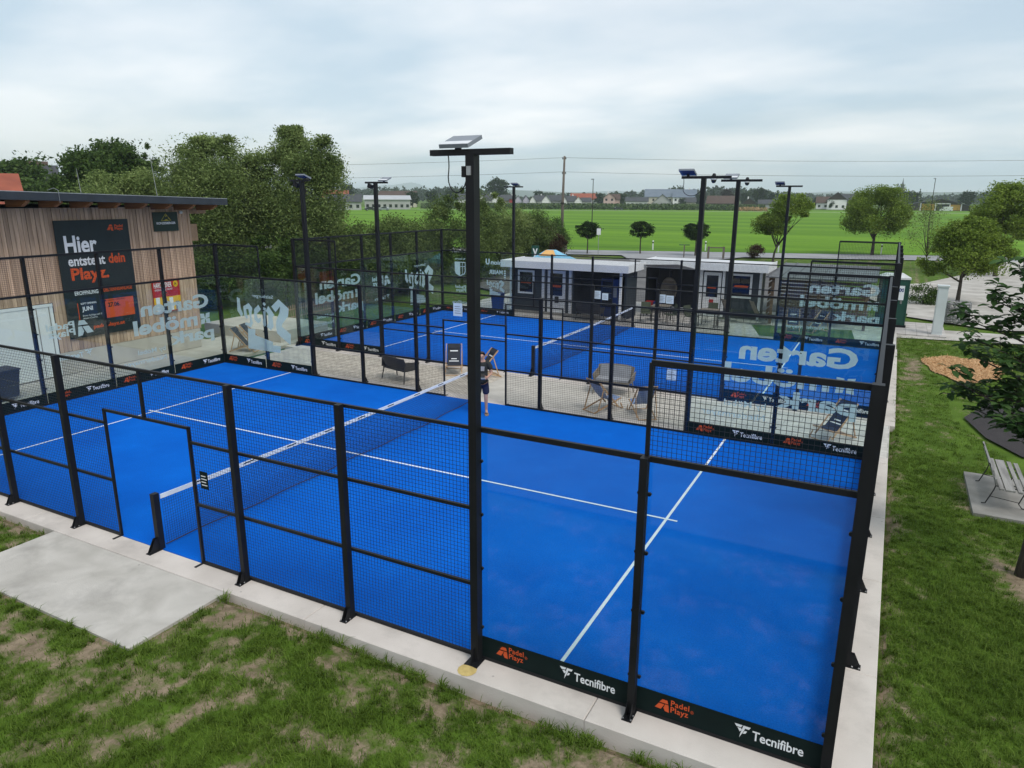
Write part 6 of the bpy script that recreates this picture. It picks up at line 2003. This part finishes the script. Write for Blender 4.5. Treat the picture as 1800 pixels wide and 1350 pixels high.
# ------------------------------------------------------------------ houses of the far village
def house(label, u, D, wpx, dep, zw, zr, wall, roof, orient='side', wins=(3, 1), rot=0.0, name='house', over=.5, gmat=None, chim=False, off=0.0):
    """width taken from wpx photo pixels at distance D"""
    w_ = wpx / FPX * D
    p = at(u, D, -.05)
    rz = view_rz(u) + R(rot)
    if orient == 'gable':
        rz += R(90)
        Lr, Wd = dep, w_
    else:
        Lr, Wd = w_, dep
    t = thing(name, label, 'house' if 'house' in name else name.split('_')[-1], p, rz, 'far village houses' if name == 'house' else None)
    a, b = Lr / 2, Wd / 2
    MB().box(-a, a, -b, b, 0, zw).build('wall', wall, t)
    gm = gmat or wall
    for s in (-1, 1):
        MB().prism([(-b, 0), (b, 0), (0, zr - zw)], frame((s * a - .1, 0, zw + .001), (0, 1, 0), (0, 0, 1)), .2 if s > 0 else .2).build('gable', gm, t)
    sl = (zr - zw) / b
    bb = b + over
    rf = MB()
    ze = zw - sl * over
    th = .22
    rf.add([(-a - over, -bb, ze), (a + over, -bb, ze), (a + over, 0, zr), (-a - over, 0, zr), (-a - over, bb, ze), (a + over, bb, ze)] + [(-a - over, -bb, ze + th), (a + over, -bb, ze + th), (a + over, 0, zr + th), (-a - over, 0, zr + th), (-a - over, bb, ze + th), (a + over, bb, ze + th)],
           [(0, 3, 2, 1), (3, 4, 5, 2), (6, 7, 8, 9), (9, 8, 11, 10), (0, 1, 7, 6), (4, 10, 11, 5), (1, 2, 8, 7), (2, 5, 11, 8), (0, 6, 9, 3), (3, 9, 10, 4)])
    r_ = rf.build('roof', roof, t)
    if chim:
        MB().box(a * .3, a * .3 + .7, .4, 1.1, zr - .8, zr + 1.0).build('chimney', 'wall_white', r_)
    nx_, nf = wins
    for f in range(nf):
        for i in range(nx_):
            if orient == 'gable':
                y = -b + Wd * (i + .5) / nx_
                z0 = .9 + f * 2.7
                hw = min(.6, Wd / nx_ * .3)
                m_ = MB().box(-a - .06, -a - .002, y - hw, y + hw, z0, z0 + 1.3)
            else:
                x = -a + Lr * (i + .5) / nx_
                z0 = .9 + f * 2.7
                hw = min(.6, Lr / nx_ * .3)
                m_ = MB().box(x - hw, x + hw, -b - .06, -b - .002, z0, z0 + 1.3)
            if z0 + 1.3 < zw + (zr - zw) * .5:
                m_.build('window', 'dark_glass', t)
    return t


HV = [
    # label, u, D, wpx, depth, wall z, ridge z, wall, roof, orient, windows
    ('white row house with dark roof just left of the nearest pole', 818, 452, 26, 9, 4.2, 7.0, 'wall_white', 'tile_dark', 'side', (4, 1)),
    ('white gabled row house just right of the nearest pole', 846, 448, 14, 10, 3.6, 7.0, 'wall_white', 'tile_dark', 'gable', (2, 1)),
    ('long dark roofed row house below the big round tree', 858, 456, 26, 9, 3.6, 7.1, 'wall_white', 'tile_dark', 'side', (3, 1)),
    ('white gabled row house left of the red walled pair', 874, 448, 17, 10, 3.4, 6.9, 'wall_white', 'tile_dark', 'gable', (2, 1)),
    ('narrow red walled house, left of the red pair', 882.5, 444, 5.5, 6, 4.6, 6.2, 'wall_red', 'tile_dark', 'side', (1, 1)),
    ('dark roofed house between the two red walls', 890, 452, 16, 9, 3.4, 6.6, 'wall_white', 'tile_dark', 'side', (2, 1)),
    ('narrow red walled house, right of the red pair', 898.5, 444, 5.5, 6, 4.6, 6.2, 'wall_red', 'tile_dark', 'side', (1, 1)),
    ('lilac gabled house right of the red walls', 911, 448, 13, 10, 3.2, 6.4, 'wall_lilac', 'tile_dark', 'gable', (2, 1)),
    ('lilac gabled house with white garage', 924, 450, 13, 10, 3.2, 6.4, 'wall_lilac', 'tile_dark', 'gable', (2, 1)),
    ('small white gabled house in the middle of the row', 937, 446, 10, 9, 3.4, 6.1, 'wall_white', 'tile_dark', 'gable', (2, 1)),
    ('dark roofed house between two white gables', 948, 454, 16, 9, 3.4, 6.4, 'wall_white', 'tile_dark', 'side', (2, 1)),
    ('large white gabled house left of the utility pole', 961, 446, 14, 10, 3.6, 6.5, 'wall_white', 'tile_dark', 'gable', (2, 1)),
    ('long dark roofed house behind the utility pole', 977, 456, 22, 9, 3.6, 6.6, 'wall_grey', 'tile_dark', 'side', (4, 1)),
    ('small white gable right of the utility pole', 992, 446, 9, 9, 3.2, 5.6, 'wall_white', 'tile_dark', 'gable', (1, 1)),
    ('white house with dark roof before the orange roof', 1003, 450, 18, 9, 3.2, 6.2, 'wall_white', 'tile_dark', 'side', (4, 1)),
    ('white gabled house before the orange roof', 1017, 446, 13, 9, 3.2, 5.8, 'wall_white', 'tile_dark', 'gable', (2, 1)),
    ('low white house right before the orange roof', 1030, 450, 16, 8, 3.0, 5.2, 'wall_white', 'tile_dark', 'side', (4, 1)),
    ('large house with bright orange tiled roof', 1026, 478, 42, 12, 4.4, 7.8, 'wall_white', 'tile_red', 'side', (5, 1)),
    ('pink two storey house with reddish roof', 1071, 452, 19, 9, 5.4, 8.0, 'wall_pink', 'tile_brown', 'gable', (2, 2)),
    ('pink side wing with reddish roof', 1082, 458, 13, 8, 4.6, 7.4, 'wall_pink', 'tile_brown', 'side', (2, 1)),
    ('low white flat looking house left of the solar roofs', 1120, 452, 36, 9, 3.4, 5.6, 'wall_white', 'tile_dark', 'side', (5, 1)),
    ('large cream house with grey solar roof and dormers', 1163, 480, 54, 13, 6.2, 10.6, 'wall_cream', 'tile_solar', 'side', (6, 2)),
    ('cream wing with solar roof and white gable', 1204, 474, 36, 12, 6.0, 10.4, 'wall_white', 'tile_solar', 'side', (4, 2)),
    ('dark roofed gabled house before the solar roofs', 1165, 440, 32, 12, 2.6, 7.4, 'wall_grey', 'tile_dark', 'gable', (3, 1)),
    ('small cream hut with grey roof right of the solar roofs', 1212, 446, 20, 8, 3.2, 5.6, 'wall_cream', 'tile_dark', 'side', (2, 1)),
    ('brown roofed barn house left of the far floodlights', 1268, 448, 42, 14, 2.6, 6.6, 'wall_wood', 'tile_brown', 'side', (2, 1)),
    ('black roofed farm shed near the corn edge', 1318, 440, 30, 14, 1.8, 5.4, 'wall_wood', 'tile_dark', 'gable', (1, 1)),
    ('small grey roofed shed at the end of the corn', 1348, 452, 24, 9, 2.4, 4.6, 'wall_grey', 'tile_dark', 'side', (2, 1)),
    ('white house with red roof left of the big farmhouse', 1448, 440, 18, 9, 3.4, 6.4, 'wall_white', 'tile_brown', 'side', (2, 1)),
    ('big farmhouse with dark wooden gable and white ground floor', 1472, 430, 27, 22, 5.0, 8.6, 'wall_white', 'tile_dark', 'gable', (3, 1)),
    ('brown roofed farm wing right of the big farmhouse', 1500, 440, 34, 12, 4.0, 7.8, 'wall_wood', 'tile_dark', 'side', (3, 1)),
    ('white bungalow with hipped grey roof at the meadow edge left', 604, 318, 56, 11, 3.4, 6.2, 'wall_grey', 'tile_dark', 'side', (5, 1)),
    ('pale hall with white metal roof beside the bungalow', 680, 336, 74, 15, 4.2, 5.8, 'wall_grey', 'tile_metal', 'side', (8, 1)),
    ('low brown roofed hall behind the pale hall', 700, 400, 60, 14, 5.6, 8.2, 'wall_cream', 'tile_brown', 'side', (4, 1)),
    ('red roofed house behind the bungalow', 590, 380, 40, 12, 5.0, 8.2, 'wall_cream', 'tile_red', 'side', (4, 1)),
    ('red roofed house over the barn roof at the left edge', 2, 84, 34, 9, 4.7, 7.3, 'wall_pink', 'tile_red', 'side', (3, 2)),
    ('dark roofed house above the barn roof near the left edge', 76, 118, 36, 9, 6.0, 9.2, 'wall_grey', 'tile_dark', 'side', (3, 2)),
    ('second dark roofed house beside the left trees', 66, 132, 28, 8, 7.4, 10.2, 'wall_cream', 'tile_brown', 'side', (2, 2)),
]
for k, (lb, u, D, wpx, dep, zw, zr, wl, rf, ori, wn) in enumerate(HV):
    house(lb, u, D, wpx, dep, zw, zr, wl, rf, ori, wn, rot=((k * 37) % 11 - 5) * .8, chim=(k % 4 == 2), gmat='wall_wood' if 'wooden gable' in lb else None)

# yellow barn
t = thing('farm_barn', 'long low barn with yellow doors and dark roof at right', 'barn', at(1648, 425, -.05), view_rz(1648) + R(2))
w_ = 88 / FPX * 425
MB().prism([(-w_ / 2, 0), (w_ / 2, 0), (w_ / 2, 2.2), (2, 5.4), (-w_ / 2, 2.2)], frame((0, 0, 0), (1, 0, 0), (0, 0, 1)), -18).build('wall', 'wall_wood', t)
for x0_, x1_, zt in ((-6.2, -.6, 3.2), (6.2, 10.4, 2.9)):
    MB().box(x0_, x1_, -.12, -.01, .2, zt).build('yellow_door', 'wall_yellow', t)
MB().box(-.1, 5.6, -.10, -.01, .1, 3.4).build('gateway', 'dark_interior', t)
for x0_ in (-7.0, -.5, 5.7, 10.6):
    MB().box(x0_, x0_ + .5, -.16, -.13, 0, 3.6).build('pillar', 'wall_white', t)
MB().box(-.4, 6.2, -.16, -.13, 3.1, 3.6).build('lintel', 'wall_white', t)
rr_ = MB()
for (xa, za), (xb, zb) in (((-w_ / 2 - 1, 1.9), (2, 5.5)), ((2, 5.5), (w_ / 2 + 1, 1.9))):
    rr_.add([(xa, -1, za), (xb, -1, zb), (xb, 19, zb), (xa, 19, za), (xa, -1, za + .35), (xb, -1, zb + .35), (xb, 19, zb + .35), (xa, 19, za + .35)], [(0, 3, 2, 1), (4, 5, 6, 7), (0, 1, 5, 4), (1, 2, 6, 5), (2, 3, 7, 6), (3, 0, 4, 7)])
rr_.build('roof', 'tile_dark', t)
# church steeple
t = thing('church', 'distant church with slender onion steeple above the trees', 'church', at(1584, 900, -.05), view_rz(1584))
MB().box(-2.4, 2.4, -2.4, 2.4, 0, 16).build('tower', 'wall_pink', t)
MB().box(2.4, 18, -5, 5, 0, 9).build('nave', 'wall_white', t)
MB().lathe([(3.0, 16), (3.2, 16.8), (1.6, 18), (2.2, 19.6), (1.0, 21), (.5, 23), (.1, 27)], 8).build('steeple', 'tile_dark', t)

# ------------------------------------------------------------------ corn, wood piles, woods, hills
rg = np.random.default_rng(400)
pts = []
uu = np.linspace(742, 1345, 420)
for u in uu:
    for D in (346, 350, 354, 358, 364, 372, 382, 395):
        p = at(u + rg.uniform(-.7, .7), D + rg.uniform(-1.5, 1.5))
        for q in range(4):
            pts.append((p.x + rg.uniform(-.6, .6), p.y + rg.uniform(-.6, .6), rg.uniform(.2, 2.3)))
pts = np.array(pts)
v_ = leaves_np(pts, 1.5, rg, .45, .1)
me = fastmesh('corn_field', v_, quads(len(pts)), 'corn_leaf')
tag(link('corn_field', me), 'tall green maize standing before the village houses', 'maize', kind='stuff')
rg = np.random.default_rng(401)
p0, p1 = at(1300, 338), at(1350, 338)
q = np.stack([np.linspace(p0.x, p1.x, 90), np.linspace(p0.y, p1.y, 90), np.zeros(90)], 1)
q = np.repeat(q, 4, 0); q += np.stack([rg.normal(size=360) * .6, rg.normal(size=360) * 1.0, rg.uniform(.1, 1.6, 360)], 1)
me = fastmesh('timber_pile', leaves_np(q, 1.3, rg, .3, .1), quads(360), 'beech')
tag(link('timber_pile', me), 'long heap of pale cut wood at the right end of the maize', 'wood pile', kind='stuff')

FT = []
for k in range(4):
    rg = np.random.default_rng(500 + k)
    p, cc = crown_points([(0, 0, 6.0, 3.6, 3.6, 3.8), (rg.uniform(-2, 2), 0, 7.5, 2.4, 2.4, 2.4), (rg.uniform(-2, 2), 0, 4.5, 2.6, 2.6, 2.6)], 2600, rg, .2, 40)
    FT.append((fastmesh('crown', leaves_np(p, .85, rg, .6), quads(len(p)), 'leaf_far'), MB().tube([(0, 0, -.2), (0, 0, 4.5)], [.35, .2], 6).mesh('trunk', 'bark')))
rgc = np.random.default_rng(520)
p, cc = crown_points([(0, 0, 2.0 + j * 1.5, 2.4 - j * .32, 2.4 - j * .32, 1.1) for j in range(7)], 2600, rgc, .22, 60)
CONF = (fastmesh('crown', leaves_np(p, .6, rgc, .4), quads(len(p)), 'leaf_far'), FT[0][1])
p, cc = crown_points([(0, 0, 5.0, 3.6, 3.6, 3.4)], 2600, rgc, .2, 40)
COPP = (fastmesh('crown', leaves_np(p, .7, rgc, .6), quads(len(p)), 'leaf_copper'), FT[0][1])


def far_tree(u, D, s, label, kind=0, name='village_tree', sz=None):
    t = thing(name, label, 'tree', at(u, D, -.05), u * 1.7, 'trees among the far village')
    c, tr = (FT[kind] if isinstance(kind, int) else {'conifer': CONF, 'copper': COPP}[kind])
    t.scale = (s, s, sz or s)
    link('crown', c, t); link('trunk', tr, t)
    return t


VT = [(874, 500, 1.85, 0, 'big round dark tree above the row houses right of the nearest pole'), (948, 520, 1.0, 1, 'dark tree behind the white row houses'), (1052, 470, .8, 2, 'dark tree between the orange roof and the pink house'),
      (1094, 470, .8, 3, 'dark tree right of the pink house'), (1200, 440, .55, 1, 'low tree at the foot of the solar roofed house'), (1228, 455, .75, 2, 'tree right of the small cream hut'), (1253, 470, .95, 'conifer', 'slim conifer near the far floodlights'),
      (1278, 490, 1.25, 'copper', 'dark copper leaved tree among the floodlight poles'), (1336, 470, 1.2, 0, 'round dark tree near the end of the maize'), (1360, 480, .9, 3, 'tree at the right end of the maize'), (1312, 500, .9, 2, 'tree behind the black roofed shed'),
      (1437, 450, .65, 1, 'bush tree left of the farm houses'), (1462, 420, .5, 2, 'small bush tree before the big farmhouse'), (1577, 520, 1.25, 'conifer', 'dark conifer before the church steeple'), (1592, 500, 1.05, 3, 'round tree right of the church conifer'), (1606, 505, 1.0, 0, 'round tree left of the yellow barn'),
      (1617, 540, 1.0, 'conifer', 'single conifer above the yellow barn left end'), (1700, 470, 1.0, 1, 'tree behind the yellow barn right end'), (608, 420, 1.2, 2, 'tree behind the bungalow at left'), (760, 430, .9, 1, 'tree behind the hall at the left of the row'), (725, 380, .85, 0, 'grey green tree at the right end of the pale hall'), (790, 470, 1.0, 3, 'tree left of the first row house')]
for u, D, s, k, lb in VT:
    far_tree(u, D, s, lb, k)

# the wood in the distance reads as one mass
rg = np.random.default_rng(600)
P = []
for i in range(900):
    u = rg.uniform(430, 1900); D = rg.uniform(700, 1250)
    h = 11 + 4 * math.sin(u * .011) + rg.uniform(-2, 3)
    if 905 < u < 955:
        h *= .45
    if u > 1330:
        D += 250; h *= .9
    if u < 760:
        D += 150
    c = at(u, D)
    m_ = 46
    d = rg.normal(size=(m_, 3)); d /= np.linalg.norm(d, axis=1, keepdims=True)
    P.append(np.array([c.x, c.y, h * .55]) + d * np.array([5.0, 5.0, h * .5]) * rg.uniform(.6, 1.1, (m_, 1)))
P = np.concatenate(P)
me = fastmesh('far_woodland', leaves_np(P, 4.0, rg, .7), quads(len(P)), 'leaf_far')
tag(link('far_woodland', me), 'dark belt of woodland along the horizon behind the village', 'woodland', kind='stuff')


def ridge(name, D, u0, u1, f, depth, n=120):
    vs = []
    for i in range(n + 1):
        u = u0 + (u1 - u0) * i / n
        a = at(u, D); b = at(u, D + depth * .5); c = at(u, D + depth)
        h = f(u)
        vs += [(a.x, a.y, -.5), ((a.x + b.x) / 2, (a.y + b.y) / 2, h * .6), (b.x, b.y, h), (c.x, c.y, -.5)]
    fs = []
    for i in range(n):
        for k in range(3):
            fs.append((4 * i + k, 4 * i + 4 + k, 4 * i + 5 + k, 4 * i + 1 + k))
    me = bpy.data.meshes.new(name); me.from_pydata(vs, [], fs); me.materials.append(MATS['hill_green']); me.shade_smooth()
    return structure(link(name, me))


def fb(u, s):
    return float(fbm(np.array([u / 90.0 + s]), np.array([s * 3.1]), 3, 5)[0])


ridge('hills', 3600, -900, 2700, lambda u: 22 + 26 * fb(u, 1), 900)
ridge('hills', 6500, -900, 2700, lambda u: 40 + 46 * fb(u * .8, 5), 1500)
ridge('mountains', 8300, 450, 860, lambda u: max(0, 120 * math.exp(-((u - 660) / 75) ** 2) * (0.75 + .5 * fb(u * 2, 9)) + 105 * math.exp(-((u - 735) / 38) ** 2) * (.8 + .4 * fb(u * 2, 7))), 900)

# ------------------------------------------------------------------ hazy air
mh = bpy.data.materials.new('haze_air'); mh.use_nodes = True
nt_ = mh.node_tree
for n_ in list(nt_.nodes):
    nt_.nodes.remove(n_)
o_ = nt_.nodes.new('ShaderNodeOutputMaterial'); vo = nt_.nodes.new('ShaderNodeVolumePrincipled')
vo.inputs['Color'].default_value = (0.84, 0.93, 1.0, 1)
vo.inputs['Density'].default_value = 0.00020
vo.inputs['Anisotropy'].default_value = 0.0
nt_.links.new(vo.outputs[0], o_.inputs['Volume'])
MATS['haze_air'] = mh
hz = MB().box(-9500, 9500, -3000, 9500, -3, 165).build('haze', 'haze_air')
tag(hz, 'thin bluish haze over the far land', 'haze', kind='stuff')
